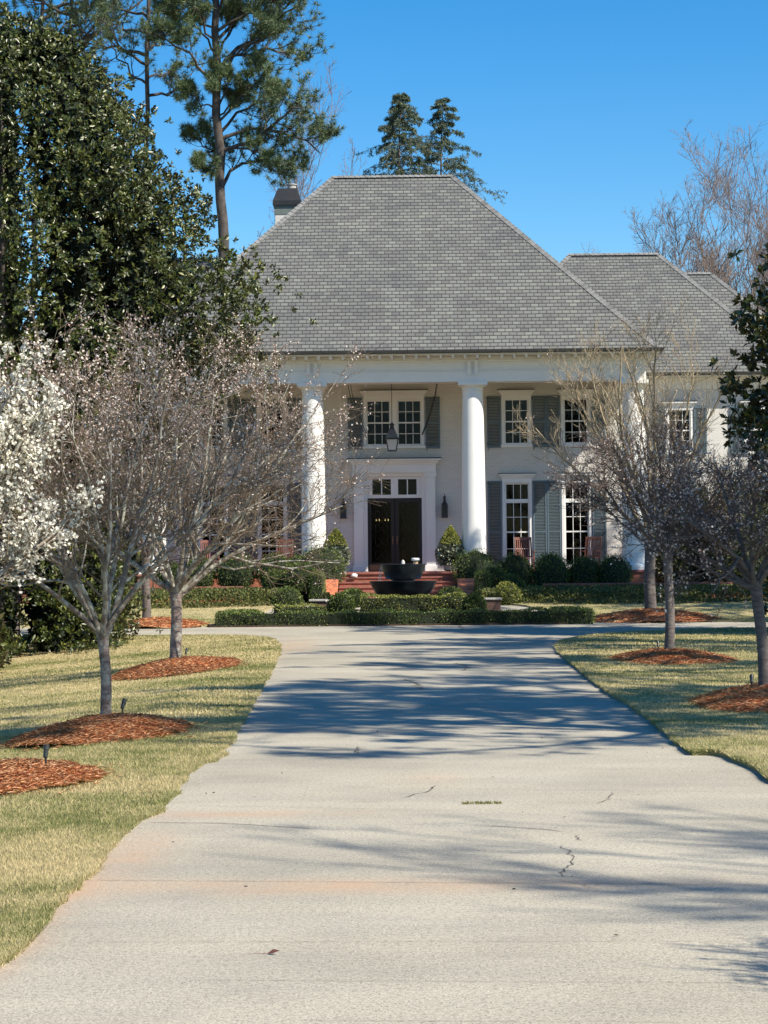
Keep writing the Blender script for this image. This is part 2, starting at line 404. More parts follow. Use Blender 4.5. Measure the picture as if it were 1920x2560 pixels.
MAT['soil'] = simple('dark_soil', (0.05, 0.032, 0.022), 0.95, var=0.4, scale=8, bumps=0.5)
MAT['straw'] = foliage('pine_straw', [(0.0, (0.38, 0.14, 0.06)), (0.5, (0.66, 0.31, 0.16)), (1.0, (0.80, 0.55, 0.35))], 0.8, 0.2)
MAT['strawbed'] = simple('straw_bed', (0.46, 0.19, 0.095), 0.95, var=0.45, scale=14, bumps=0.8)
MAT['magnolia'] = foliage('magnolia_leaf', [(0.0, (0.018, 0.030, 0.005)), (0.5, (0.048, 0.067, 0.011)), (0.85, (0.095, 0.11, 0.022)), (1.0, (0.17, 0.17, 0.045))], 0.38, 0.5, 0.08, (0.075, 0.07, 0.03))
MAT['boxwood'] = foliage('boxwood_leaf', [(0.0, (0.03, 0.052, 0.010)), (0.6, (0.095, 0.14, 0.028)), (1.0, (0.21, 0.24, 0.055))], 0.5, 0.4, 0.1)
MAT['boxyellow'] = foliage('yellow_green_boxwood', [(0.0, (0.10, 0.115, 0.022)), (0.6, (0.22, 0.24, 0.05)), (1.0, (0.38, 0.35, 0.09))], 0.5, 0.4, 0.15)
MAT['core'] = simple('shaded_shrub_core', (0.012, 0.02, 0.007), 0.95, var=0.3, scale=10)  # near-black: the shade inside shrubs and crowns is put into the colour
MAT['cover'] = foliage('ground_cover_leaf', [(0.0, (0.04, 0.055, 0.018)), (0.6, (0.10, 0.12, 0.03)), (1.0, (0.20, 0.17, 0.06))], 0.6, 0.3, 0.1)
MAT['varieg'] = foliage('silver_edged_leaf', [(0.0, (0.04, 0.06, 0.03)), (0.5, (0.16, 0.19, 0.13)), (1.0, (0.50, 0.52, 0.44))], 0.5, 0.4, 0.1)
MAT['pineneedle'] = foliage('pine_needle', [(0.0, (0.05, 0.085, 0.045)), (0.6, (0.12, 0.17, 0.085)), (1.0, (0.22, 0.25, 0.11))], 0.5, 0.4, 0.15)
MAT['cedar'] = foliage('cedar_needle', [(0.0, (0.05, 0.075, 0.05)), (0.6, (0.10, 0.135, 0.085)), (1.0, (0.17, 0.20, 0.12))], 0.6, 0.3, 0.1)
MAT['blossomw'] = foliage('white_blossom', [(0.0, (0.62, 0.56, 0.50)), (0.4, (0.82, 0.80, 0.76)), (1.0, (0.86, 0.84, 0.82))], 0.7, 0.2, 0.35)
MAT['blossomp'] = foliage('pink_blossom', [(0.0, (0.42, 0.20, 0.19)), (0.25, (0.62, 0.42, 0.40)), (0.5, (0.80, 0.71, 0.67)), (1.0, (0.86, 0.82, 0.79))], 0.7, 0.2, 0.35)
MAT['bud'] = foliage('green_bud', [(0.0, (0.10, 0.12, 0.02)), (1.0, (0.26, 0.24, 0.06))], 0.7, 0.2, 0.2)
def bark(name, c1, c2, sx=3, sz=12, patches=None):
    m, nt, bs = newmat(name); v = coords(nt, sx, sx, sz)
    f = noise(nt, 3, 6, v, 0.65); c = ramp(nt, f, [(0.32, c1), (0.68, c2)])
    if patches:
        p = noise(nt, 9, 4, coords(nt), 0.6); c = mix(nt, ramp(nt, p, [(0.48, (0, 0, 0)), (0.60, (1, 1, 1))]), c, patches)
    nt.links.new(c, bs.inputs['Base Color']); bs.inputs['Roughness'].default_value = 0.9; bs.inputs['Specular IOR Level'].default_value = 0.2
    bump(nt, bs, f, 0.7, 0.02); return m
MAT['cherrybark'] = bark('cherry_bark', (0.10, 0.075, 0.065), (0.24, 0.19, 0.17), 2, 14, (0.30, 0.29, 0.25))
MAT['limbbark'] = bark('lichen_limb_bark', (0.13, 0.10, 0.08), (0.26, 0.23, 0.19), 4, 4, (0.42, 0.42, 0.36))
MAT['darkbark'] = bark('dark_grey_bark', (0.085, 0.07, 0.065), (0.19, 0.165, 0.15), 3, 8)  # dark grey bark for several kinds of tree
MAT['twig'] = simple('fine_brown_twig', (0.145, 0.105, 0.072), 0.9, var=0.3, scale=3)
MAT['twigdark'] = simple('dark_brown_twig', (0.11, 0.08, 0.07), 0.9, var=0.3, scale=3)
MAT['twigtan'] = simple('tan_twig', (0.30, 0.24, 0.155), 0.9, var=0.3, scale=3)
MAT['twiggrey'] = simple('grey_pink_twig', (0.20, 0.155, 0.135), 0.9, var=0.25, scale=1)
MAT['pinebark'] = bark('pine_bark', (0.045, 0.038, 0.034), (0.115, 0.098, 0.088), 2, 1)
MAT['water'] = glass('clear_water', 0.9, 0.02)
MAT['mug'] = simple('glazed_white', (0.8, 0.8, 0.78), 0.3, var=0.02)
MAT['tan'] = simple('tan_clay', (0.45, 0.30, 0.18), 0.7)

# ------------------------------------------------------------------ ground, lawns, driveway
def pip(px, py, poly):
    inside = np.zeros(len(px), bool); n = len(poly); j = n - 1
    for i in range(n):
        xi, yi = poly[i]; xj, yj = poly[j]
        c = ((yi > py) != (yj > py)) & (px < (xj - xi) * (py - yi) / (yj - yi + 1e-12) + xi)
        inside ^= c; j = i
    return inside
def smooth_poly(pts, it=1):
    pts = [np.array(p[:2], float) for p in pts]
    for _ in range(it):
        out = []
        for i in range(len(pts)):
            a, b = pts[i], pts[(i + 1) % len(pts)]
            if np.linalg.norm(b - a) > 14: out += [a * 0.98 + b * 0.02, a * 0.02 + b * 0.98]
            else: out += [a * 0.75 + b * 0.25, a * 0.25 + b * 0.75]
        pts = out
    return pts
def jag(pts, step=0.22, amp=0.018):
    out = []
    for i in range(len(pts)):
        a, b = pts[i], pts[(i + 1) % len(pts)]; L = np.linalg.norm(b - a)
        if L > 14 or min(a[1], b[1]) < 5 or max(abs(a[0]), abs(b[0])) > 12: out.append(a); continue
        n = max(1, int(L / step))
        for k in range(n): out.append(a + (b - a) * k / n + rng.normal(size=2) * amp)
    return out
def sheet(name, poly, grid, dz, mat, zf=terr, skirt=0.09, kind='structure'):
    poly = [tuple(p) for p in poly]; n = len(poly)
    xs = [p[0] for p in poly]; ys = [p[1] for p in poly]
    def axis(a, b):
        v = [t for t in grid if a < t < b]; return v
    gx = axis(min(xs), max(xs)); gy = [t for t in GY if min(ys) < t < max(ys)]
    PX, PY = np.meshgrid(gx, gy); PX = PX.ravel(); PY = PY.ravel()
    PX = PX + rng.uniform(-.01, .01, len(PX)); PY = PY + rng.uniform(-.01, .01, len(PY))
    k = pip(PX, PY, poly); pts = [Vector(p) for p in poly] + [Vector((a, b)) for a, b in zip(PX[k], PY[k])]
    r = geometry.delaunay_2d_cdt(pts, [(i, (i + 1) % n) for i in range(n)], [], 0, 1e-4)
    vs = r[0]; faces = r[2]
    cen = np.array([np.mean([vs[i] for i in f], axis=0) for f in faces]); kk = pip(cen[:, 0], cen[:, 1], poly)
    faces = [f for f, q in zip(faces, kk) if q]
    V = [(v[0], v[1], float(zf(v[0], v[1])) + dz) for v in vs]
    F = [tuple(f) for f in faces]
    b = len(V)
    for p in poly: z = float(zf(*p)) + dz; V.append((p[0], p[1], z)); V.append((p[0], p[1], z - skirt))
    for i in range(n): j = (i + 1) % n; F.append((b + 2 * i, b + 2 * j, b + 2 * j + 1, b + 2 * i + 1))
    o = mesh_obj(name, V, F, mat); o.data.polygons.foreach_set('use_smooth', [True] * len(o.data.polygons))
    m = o.modifiers.new('es', 'EDGE_SPLIT'); m.split_angle = R(50)
    return tag(o, kind=kind)
GX = sorted(set([-90, -70, -55, -45, -38, -32, -27] + list(np.arange(-24, 24.1, 1.5)) + [27, 32, 38, 45, 55, 70, 90]))
GY = sorted(set([-40, -30, -20, -10] + list(np.arange(-4, 90, 1.5)) + [95, 105, 120, 140]))

g = MB(); S_ = 2500
g.add([(-S_, -S_, -1.6), (S_, -S_, -1.6), (S_, S_, -1.6), (-S_, S_, -1.6)], [(0, 1, 2, 3)])
tag(g.build('ground', MAT['turf']), kind='structure')

P2 = lambda x, y: gr(x, y)[:2]
left_edge = [P2(*p) for p in ((0, 2085), (90, 1990), (180, 1900), (240, 1830), (292, 1778), (345, 1755), (372, 1715), (402, 1680), (432, 1652), (470, 1645), (500, 1597), (532, 1540), (562, 1490), (590, 1440), (604, 1405), (602, 1390), (585, 1379), (545, 1374.5), (470, 1373), (380, 1373), (300, 1374))]
left_poly = [np.array((-1.95, 5.5)), np.array((-2.3, -30))][::-1] + left_edge + [np.array((-12, 53.0)), np.array((-30, 52)), np.array((-80, 50)), np.array((-80, -30))]
right_edge = [P2(*p) for p in ((1659, 1690), (1640, 1672), (1600, 1650), (1558, 1634), (1520, 1632), (1487, 1632), (1440, 1590), (1400, 1553), (1350, 1520), (1300, 1490), (1260, 1458), (1222, 1425), (1203, 1408), (1201, 1397), (1212, 1388), (1250, 1380), (1310, 1373), (1400, 1367), (1500, 1363), (1659, 1360))]
right_poly = [np.array((3.6, -30)), np.array((3.4, 8)), np.array((3.2, 14))] + right_edge + [np.array((15, 53)), np.array((30, 52)), np.array((80, 50)), np.array((80, -30))]
far_left = [np.array(p) for p in ((-80, 60), (-30, 60))] + [P2(*p) for p in ((150, 1355), (230, 1350), (315, 1346), (390, 1342), (450, 1337))] + [np.array(p) for p in ((-3.6, 69), (-2.7, 71.2), (-2.6, 73.2), (-9.4, 73.2), (-20, 74), (-20, 120), (-80, 120))]
far_right = [np.array(p) for p in ((2.9, 73.2), (2.9, 71.2), (3.6, 69.6), (4.6, 68))] + [P2(*p) for p in ((1300, 1331), (1400, 1330.5), (1500, 1329.5), (1659, 1327))] + [np.array(p) for p in ((30, 62), (80, 60), (80, 120), (22, 120), (22, 76), (9.8, 73.2))]
dl = [(-80, -30), (80, -30), (80, 74), (-80, 74)]
drive = sheet('driveway', dl, GX, 0.0, MAT['concrete'], zf=lambda x, y: terr(x, y) - 0.8 * sm(9, 26, np.abs(np.asarray(x)) * 1.0) * (1 - sm(44, 52, y)) - 0.12 * sm(2.6, 4.5, -np.asarray(x)) * (1 - sm(46, 50, y)), skirt=0.1)
def lawnz(x, y): return terr(x, y) + 0.02 * np.sin(np.asarray(x) * 0.9 + 1.3) * np.sin(np.asarray(y) * 0.35)
Lp = jag(smooth_poly(left_poly)); Rp = jag(smooth_poly(right_poly)); FLp = jag(smooth_poly(far_left)); FRp = jag(smooth_poly(far_right))
sheet('lawn_left', Lp, GX, 0.016, MAT['turf'], skirt=0.07)
sheet('lawn_right', Rp, GX, 0.055, MAT['turf'], skirt=0.1)
sheet('lawn_far_left', FLp, GX, 0.05, MAT['turf'])
sheet('lawn_far_right', FRp, GX, 0.05, MAT['turf'])
bk = MB(); bk.add([(-20.5, 73.3, 0.36), (22.5, 73.3, 0.36), (22.5, 130, 0.36), (-20.5, 130, 0.36), (-20.5, 73.3, -1.7), (22.5, 73.3, -1.7), (22.5, 130, -1.7), (-20.5, 130, -1.7)], [(0, 1, 2, 3), (0, 4, 5, 1), (1, 5, 6, 2), (2, 6, 7, 3), (3, 7, 4, 0)])
tag(bk.build('house_ground', MAT['soil']), kind='structure')

# joints and cracks in the slab (a few millimetres proud)
def ribbon(pts, wd, jit=0.0, z=0.004, seg=0.05):
    P = [];
    for a, b in zip(pts[:-1], pts[1:]):
        a = np.array(a); b = np.array(b); n = max(1, int(np.linalg.norm(b - a) / seg))
        for k in range(n): P.append(a + (b - a) * k / n + rng.normal(size=2) * jit)
    P.append(np.array(pts[-1])); wd = wd * .5; P = np.array(P); T = nrm(np.gradient(P, axis=0)); Sd = np.stack([-T[:, 1], T[:, 0]], 1)
    ww = wd * 0.5 * (1 + 0.5 * rng.uniform(-1, 1, len(P)))[:, None] * np.minimum(1, np.minimum(np.arange(len(P)), np.arange(len(P))[::-1]) / 3 + 0.15)[:, None]
    A = P + Sd * ww; B = P - Sd * ww; V = []
    for a, b in zip(A, B): V += [(a[0], a[1], z), (b[0], b[1], z)]
    return V, [(2 * i, 2 * i + 1, 2 * i + 3, 2 * i + 2) for i in range(len(P) - 1)]
MAT['crack'] = simple('crack_dirt', (0.055, 0.042, 0.035), 0.95, var=0.4, scale=20)
MAT['joint'] = simple('joint_line', (0.20, 0.165, 0.13), 0.95, var=0.4, scale=6)
mj = MB()
for (x0, y0, x1, y1, w_) in ((185, 1902, 1659, 1912, .012), (20, 2036, 1659, 2034, .007), (400, 2118, 1659, 2124, .006), (600, 2205, 1500, 2209, .006), (400, 1740, 1000, 1752, .008), (560, 1700, 1650, 1712, .008), (470, 1622, 640, 1617, .012)):
    a, b = P2(x0, y0), P2(x1, y1); mj.add(*ribbon([a, b], w_, 0.0015))
o = mj.build('joint', MAT['joint'], drive)
for pts, w_, j in (([(300, 1777), (480, 1779), (600, 1786), (690, 1792)], .022, .002), ([(690, 1792), (735, 1794)], .01, .002), ([(1018, 1783), (1100, 1787), (1180, 1793), (1232, 1799)], .02, .002),
                   ([(1250, 1803), (1243, 1808), (1252, 1815), (1240, 1818)], .02, .01), ([(1218, 1826), (1212, 1832), (1232, 1840), (1228, 1846), (1236, 1852), (1226, 1862), (1236, 1868), (1222, 1880), (1215, 1886), (1218, 1896)], .011, .010),
                   ([(875, 1724), (895, 1716), (925, 1710), (940, 1697)], .02, .01), ([(975, 1732), (1000, 1735), (1010, 1737)], .022, .004), ([(950, 1699), (970, 1701)], .02, .004),
                   ([(765, 1613), (772, 1618), (768, 1625), (776, 1630)], .03, .02), ([(870, 1468), (905, 1478), (908, 1490)], .05, .04), ([(1015, 1386), (1035, 1391)], .05, .04), ([(985, 1432), (1010, 1440), (1000, 1450)], .04, .03),
                   ([(1290, 1738), (1318, 1722), (1322, 1712)], .012, .012), ([(740, 1699), (800, 1701)], .018, .004), ([(760, 1732), (830, 1733)], .012, .004), ([(1215, 1904), (1260, 1912), (1300, 1924)], .012, .01), ([(990, 1350), (1000, 1360)], .05, .03)):
    v, f = ribbon([P2(*p) for p in pts], w_, j); mesh_obj('crack', v, f, MAT['crack'], drive)
# weeds growing out of one crack
c = gr(1035, 1737); n = 160
Cw = np.stack([c[0] + rng.uniform(-.12, .16, n), c[1] + rng.normal(0, .015, n), np.zeros(n)], 1)
v, f = leaf_cloud(Cw, np.stack([rng.normal(0, .6, n), rng.normal(0, .6, n), np.ones(n)], 1), rng.uniform(.012, .03, n), 0.3)
tag(fast_obj('weeds', v, f, MAT['bud']), 'small tuft of green weeds growing out of the driveway crack', 'weeds', kind='stuff')
# fallen leaf
n = 1; c = gr(590, 2062)
lf = MB(); lf.add([(-.028, 0, .004), (0, -.013, .008), (.03, 0, .018), (0, .014, .022), (-.12, -.004, .005), (-.028, .002, .007)], [(0, 1, 2), (0, 2, 3), (0, 5, 4)])
o = lf.build('fallen_leaf', simple('dry_leaf', (0.10, 0.035, 0.02), 0.7)); o.location = c; tag(o, 'curled dry brown leaf lying alone on the near concrete', 'leaf')

def blades(n, x0, x1, y0, y1, poly, dz, h, wd):
    X = rng.uniform(x0, x1, n); Y = rng.uniform(y0, y1, n); k = pip(X, Y, poly); X = X[k]; Y = Y[k]; n = len(X)
    Z = terr(X, Y) + dz - 0.004
    C = np.stack([X, Y, Z], 1); d = rng.normal(size=(n, 2)); a = rng.uniform(0, np.pi, n)
    hh = h * rng.uniform(.5, 1.2, n)[:, None]
    S = np.stack([np.cos(a), np.sin(a), np.zeros(n)], 1) * (wd * rng.uniform(.6, 1.3, n))[:, None]
    tip = C + np.concatenate([d * hh * 0.45, hh], 1)
    V = np.stack([C - S, C + S, tip], 1).reshape(-1, 3); return V
def edge_blades(poly, x0, x1, y0, y1, dens, dz, h, wd):
    out = []
    for i in range(len(poly)):
        a, b = np.array(poly[i]), np.array(poly[(i + 1) % len(poly)]); m_ = (a + b) / 2
        if not (x0 < m_[0] < x1 and y0 < m_[1] < y1): continue
        n = max(1, int(np.linalg.norm(b - a) * dens)); t = rng.uniform(0, 1, n)[:, None]; P = a + (b - a) * t + rng.normal(size=(n, 2)) * .012
        C = np.stack([P[:, 0], P[:, 1], terr(P[:, 0], P[:, 1]) + dz - .01], 1); an = rng.uniform(0, np.pi, n); S = np.stack([np.cos(an), np.sin(an), 0 * an], 1) * wd
        hh = h * rng.uniform(.5, 1.3, n)[:, None]; tip = C + np.concatenate([rng.normal(size=(n, 2)) * hh * .6, hh], 1); out.append(np.stack([C - S, C + S, tip], 1).reshape(-1, 3))
    return np.concatenate(out)
def grass_obj(name, specs, label):
    V = np.concatenate([edge_blades(*s) if isinstance(s[0], list) else blades(*s) for s in specs]); F = np.arange(len(V)).reshape(-1, 3)
    tag(fast_obj(name, V, F, MAT['blade']), label, 'grass', kind='stuff')
Ln = [tuple(p) for p in Lp]; Rn = [tuple(p) for p in Rp]
grass_obj('grass', [(Ln, -6, -1.0, 7, 24, 900, .01, .03, .003), (Ln, -12, -1.0, 24, 56, 400, .01, .035, .006), (150000, -4.2, -1.4, 8, 15, Ln, .016, .022, .0025), (170000, -6, -1.4, 15, 24, Ln, .016, .024, .0035), (110000, -8, -1.5, 24, 38, Ln, .016, .03, .007), (70000, -11, -1.5, 38, 56, Ln, .016, .035, .012)], 'short yellow and green turf left of the driveway')
grass_obj('grass', [(Rn, 1, 12, 12, 56, 500, .045, .035, .005), (40000, 2.4, 5, 14, 24, Rn, .055, .03, .004), (80000, 2.4, 9, 24, 38, Rn, .055, .03, .007), (60000, 2.4, 12, 38, 56, Rn, .055, .035, .012)], 'shadow striped short turf right of the driveway')
grass_obj('grass', [(30000, -13, -2, 58, 72, [tuple(p) for p in FLp], .05, .035, .014)], 'sunny turf beyond the circle drive on the left')
grass_obj('grass', [(30000, 2, 15, 58, 72, [tuple(p) for p in FRp], .05, .035, .014)], 'shaded turf beyond the circle drive on the right')

# ------------------------------------------------------------------ house
HD = 76.0; HX = 0.333; HYAW = R(-1.0)
house = empty('house', (HX, HD, 0), 'large white brick house with a columned porch and steep grey hip roof', 'house', rz=HYAW)
PF = 1.37; BB = 7.92; EZ = 8.93; TAN = 7.25 / 6.95
WALL_Y = 3.0
def wall_with_holes(name, x0, x1, z0, z1, y, th, holes, mat, parent, axis='x'):
    xs = sorted({x0, x1} | {h[0] for h in holes} | {h[1] for h in holes}); zs = sorted({z0, z1} | {h[2] for h in holes} | {h[3] for h in holes})
    m = MB()
    def hole(a, b): return any(h[0] < a < h[1] and h[2] < b < h[3] for h in holes)
    V = {}; 
    def vid(x, yy, z):
        k = (round(x, 4), round(yy, 4), round(z, 4))
        if k not in V: V[k] = len(m.V); m.V.append((x, yy, z))
        return V[k]
    for i in range(len(xs) - 1):
        for j in range(len(zs) - 1):
            a, b, c_, d = xs[i], xs[i + 1], zs[j], zs[j + 1]
            if hole((a + b) / 2, (c_ + d) / 2): continue
            m.F.append((vid(a, y, c_), vid(b, y, c_), vid(b, y, d), vid(a, y, d)))
            m.F.append((vid(a, y + th, c_), vid(a, y + th, d), vid(b, y + th, d), vid(b, y + th, c_)))
    for h in list(holes) + [None]:
        a, b, c_, d = h if h else (x0, x1, z0, z1)
        q = [(a, c_), (b, c_), (b, d), (a, d)]
        for k in range(4):
            p, r = q[k], q[(k + 1) % 4]; m.F.append((vid(p[0], y, p[1]), vid(p[0], y + th, p[1]), vid(r[0], y + th, r[1]), vid(r[0], y, r[1])))
    return m.build(name, mat, parent)
UP = (5.90, 7.56); LOW = (1.50, 4.52)
holes = [(-1.00, -0.12, *UP), (0.12, 1.00, *UP), (-0.98, 0.98, PF, 4.80)]
wx = [4.42, 6.56, -4.42, -6.56]
for x in wx: holes += [(x - 0.44, x + 0.44, *UP), (x - 0.44, x + 0.44, *LOW)]
wall_with_holes('wall', -8.3, 8.3, PF, 9.0, WALL_Y, 0.3, holes, MAT['wbrick'], house)
m = MB()
m.box(-8.3, -8.0, WALL_Y + 0.3, 12.0, 0.3, 9.0); m.box(8.0, 8.3, WALL_Y + 0.3, 12.0, 0.3, 9.0); m.box(-8.0, 8.0, 11.7, 12.0, 0.3, 9.0)
m.build('side_wall', MAT['wbrick'], house)
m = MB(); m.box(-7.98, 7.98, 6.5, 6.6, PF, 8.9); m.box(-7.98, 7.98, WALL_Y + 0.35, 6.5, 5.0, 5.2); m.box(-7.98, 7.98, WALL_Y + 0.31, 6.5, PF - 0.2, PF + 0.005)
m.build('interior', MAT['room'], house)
m = MB(); m.box(-8.9, 8.9, -0.62, WALL_Y - 0.003, PF - 0.07, PF); m.build('porch_floor', MAT['tread'], house)
m = MB(); m.box(-8.85, 8.85, -0.56, WALL_Y, 0.2, PF - 0.073); m.build('porch_base', MAT['rbrick'], house)
# ceiling of porch
m = MB(); m.box(-8.45, 8.45, -0.30, WALL_Y - 0.003, 8.25, 8.33); m.build('porch_ceiling', MAT['soffit'], house)
# entablature: stacked fascias, front and sides
def belt(m, out, z0, z1):
    y0 = -out; xo = 8.34 + out
    m.box(-xo, xo, y0, 0.36, z0, z1)
    m.box(-xo, -xo + out + 0.36, 0.36, WALL_Y - 0.003, z0, z1); m.box(xo - out - 0.36, xo, 0.36, WALL_Y - 0.003, z0, z1)
m = MB(); belt(m, 0.42, BB, BB + 0.36); m.build('architrave', MAT['white'], house, bevel=0.006)
m = MB(); belt(m, 0.445, BB + 0.36, BB + 0.40); belt(m, 0.40, BB + 0.40, BB + 0.68); m.build('frieze', MAT['white'], house, bevel=0.006)
m = MB(); belt(m, 0.44, BB + 0.68, BB + 0.76); belt(m, 0.47, BB + 0.76, BB + 0.88); m.build('bed_moulding', MAT['white'], house, bevel=0.01)
EY, EX, RUN = -1.1, 9.2, 6.95
m = MB(); m.box(-EX + .03, EX - .03, EY + .03, WALL_Y - 0.003, BB + 0.885, BB + 0.93); m.build('soffit', MAT['soffit'], house)
for i in range(-21, 22): m = MB(); m.box(i * 0.42 - 0.045, i * 0.42 + 0.045, EY + 0.08, -0.475, BB + 0.77, BB + 0.882); m.build('rafter_tail', MAT['soffit'], house)
for i in range(-1, 7):
    for s in (-1, 1): m = MB(); m.box(min(s * 8.82, s * 9.1), max(s * 8.82, s * 9.1), i * 0.42 - 0.045, i * 0.42 + 0.045, BB + 0.77, BB + 0.882); m.build('rafter_tail', MAT['soffit'], house)
for x in (-8.34, -2.78, 2.78, 8.34):   # paired blocks over every column
    m = MB()
    for s in (-1, 1): m.box(x + s * 0.125 - 0.065, x + s * 0.125 + 0.065, -0.475, -0.448, BB + 0.27, BB + 0.74); m.box(x + s * 0.125 - 0.075, x + s * 0.125 + 0.075, -0.49, -0.448, BB + 0.22, BB + 0.27)
    m.build('frieze_bracket', MAT['white'], house)
m = MB()
gp = [(0, 0), (0.11, 0.03), (0.12, 0.12), (0.0, 0.12)]
m.prism([(EY - a, EZ - 0.09 + b) for a, b in gp], -EX - .05, EX + .05)
for s in (-1, 1): m.prism([(s * (EX + a), EZ - 0.09 + b) for a, b in gp], EY, 12.8, 'y')
m.build('gutter', MAT['gutter'], house)
def hip_roof(x0, x1, y0, y1, z, tan, parent, name='roof'):
    d = (y1 - y0) / 2; w_ = (x1 - x0) / 2; r = min(d, w_); zt = z + r * tan
    V = [(x0, y0, z), (x1, y0, z), (x1, y1, z), (x0, y1, z)]
    A = (x0 + r, y0 + r, zt); B = (x1 - r, y1 - r, zt) if w_ >= d else (x1 - r, y1 - r, zt)
    if w_ >= d: A = (x0 + r, y0 + d, zt); B = (x1 - r, y0 + d, zt); F = [(0, 1, 5, 4), (1, 2, 5), (2, 3, 4, 5), (3, 0, 4), (0, 3, 2, 1)]
    else: A = (x0 + w_, y0 + r, zt); B = (x0 + w_, y1 - r, zt); F = [(0, 1, 4), (1, 2, 5, 4), (2, 3, 5), (3, 0, 4, 5), (0, 3, 2, 1)]
    o = mesh_obj(name, V + [A, B], F, MAT['roof'], parent)
    rc = MB()
    def cap(a, b):
        a = Vector(a); b = Vector(b); L = (b - a).length; n = int(L / 0.2); d_ = (b - a) / n
        up = Vector((0, 0, 1)); sd = d_.cross(up).normalized(); u = sd.cross(d_).normalized(); seg = d_
        for k in range(n):
            p = a + seg * k; q = p + seg * 1.15; lift0 = 0.055; lift1 = 0.03
            vs = [p - sd * 0.14 - u * 0.05, p + u * lift0, p + sd * 0.14 - u * 0.05, q - sd * 0.14 - u * 0.07, q + u * lift1, q + sd * 0.14 - u * 0.07]
            rc.add(vs, [(0, 1, 4, 3), (1, 2, 5, 4), (0, 2, 1), (3, 4, 5)])
    cap(A, B)
    for i, e in ((0, A), (1, B if w_ >= d else A), (2, B), (3, A if w_ >= d else B)): cap(V[i], e)
    rc.build('ridge_cap', MAT['ridge'], o)
    return o
roof = hip_roof(-EX, EX, EY, EY + 2 * RUN, EZ, TAN, house)
# columns
for x in (-8.34, -2.78, 2.78, 8.34):
    m = MB(); H = BB - 0.30 - PF - 0.22; prof = []
    for k in range(13):
        t = k / 12; r = 0.425 - 0.065 * t ** 1.8; prof.append((r, PF + 0.22 + H * t))
    m.lathe(prof, x, 0, 40); c = m.build('column', MAT['white'], house, True)
    m = MB(); z = BB - 0.30
    m.lathe([(0.36, z), (0.395, z + 0.015), (0.395, z + 0.045), (0.365, z + 0.05), (0.37, z + 0.09), (0.41, z + 0.13), (0.46, z + 0.165), (0.47, z + 0.18)], x, 0, 40)
    m.box(x - 0.51, x + 0.51, -0.51, 0.51, z + 0.18, z + 0.298); m.build('capital', MAT['white'], c, True)
    m = MB(); m.box(x - 0.55, x + 0.55, -0.55, 0.55, PF, PF + 0.1); m.lathe([(0.52, PF + 0.1), (0.535, PF + 0.14), (0.52, PF + 0.18), (0.46, PF + 0.19), (0.43, PF + 0.222)], x, 0, 40); m.build('base', MAT['white'], c, True)
# windows
def window(parent, x0, x1, z0, z1, y, cols=3, rows=4, rail=0.5, trans=None, curtain=0.0, curt_mat='curtain'):
    f = MB(); fw = 0.05
    f.box(x0, x0 + fw, y + 0.03, y + 0.12, z0, z1); f.box(x1 - fw, x1, y + 0.03, y + 0.12, z0, z1)
    f.box(x0 + fw, x1 - fw, y + 0.031, y + 0.119, z0, z0 + 0.07); f.box(x0 + fw, x1 - fw, y + 0.031, y + 0.119, z1 - fw, z1)
    mt = MB(); a0, a1 = x0 + fw, x1 - fw; b0, b1 = z0 + 0.07, z1 - fw
    spans = [(b0, b1)]
    if trans: f.box(a0, a1, y + 0.028, y + 0.118, trans, trans + 0.14); spans = [(b0, trans), (trans + 0.14, b1)]
    root = f.build('window', MAT['white'], parent)
    lo = spans[0]; mid = lo[0] + (lo[1] - lo[0]) * rail
    mt.box(a0, a1, y + 0.045, y + 0.112, mid - 0.025, mid + 0.025)
    segs = [(lo[0], mid - .025, rows // 2), (mid + .025, lo[1], rows // 2)] + ([(spans[1][0], spans[1][1], 1)] if trans else [])
    for s0, s1, r in segs:
        for k in range(1, cols): xx = a0 + (a1 - a0) * k / cols; mt.box(xx - .011, xx + .011, y + 0.058, y + 0.092, s0, s1)
        for k in range(1, r): zz = s0 + (s1 - s0) * k / r; mt.box(a0, a1, y + 0.060, y + 0.090, zz - .011, zz + .011)
    mt.build('muntins', MAT['white'], root)
    p = MB(); p.box(a0, a1, y + 0.070, y + 0.078, b0, b1); p.build('pane', MAT['glass'], root)
    if curtain:
        n = 14; V = []; F = []; zc = b1 - (b1 - b0) * curtain
        for k in range(n + 1):
            xx = a0 + (a1 - a0) * k / n; yy = y + 0.2 + (0.015 if k % 2 else 0); V += [(xx, yy, zc), (xx, yy, b1)]
        F = [(2 * k, 2 * k + 2, 2 * k + 3, 2 * k + 1) for k in range(n)]
        mesh_obj('window_shade', V, F, MAT[curt_mat], root)
    return root
def casing(parent, x0, x1, z0, z1, y, cw=0.10, sill=True):
    m = MB(); m.box(x0 - cw, x0, y - 0.035, y, z0, z1); m.box(x1, x1 + cw, y - 0.035, y, z0, z1); m.box(x0 - cw, x1 + cw, y - 0.035, y, z1, z1 + 0.10)
    o = m.build('window_casing', MAT['white'], parent, bevel=0.005)
    if sill: s = MB(); s.box(x0 - cw - .03, x1 + cw + .03, y - 0.09, y + .02, z0 - 0.09, z0); s.build('sill', MAT['white'], o, bevel=0.008)
    return o
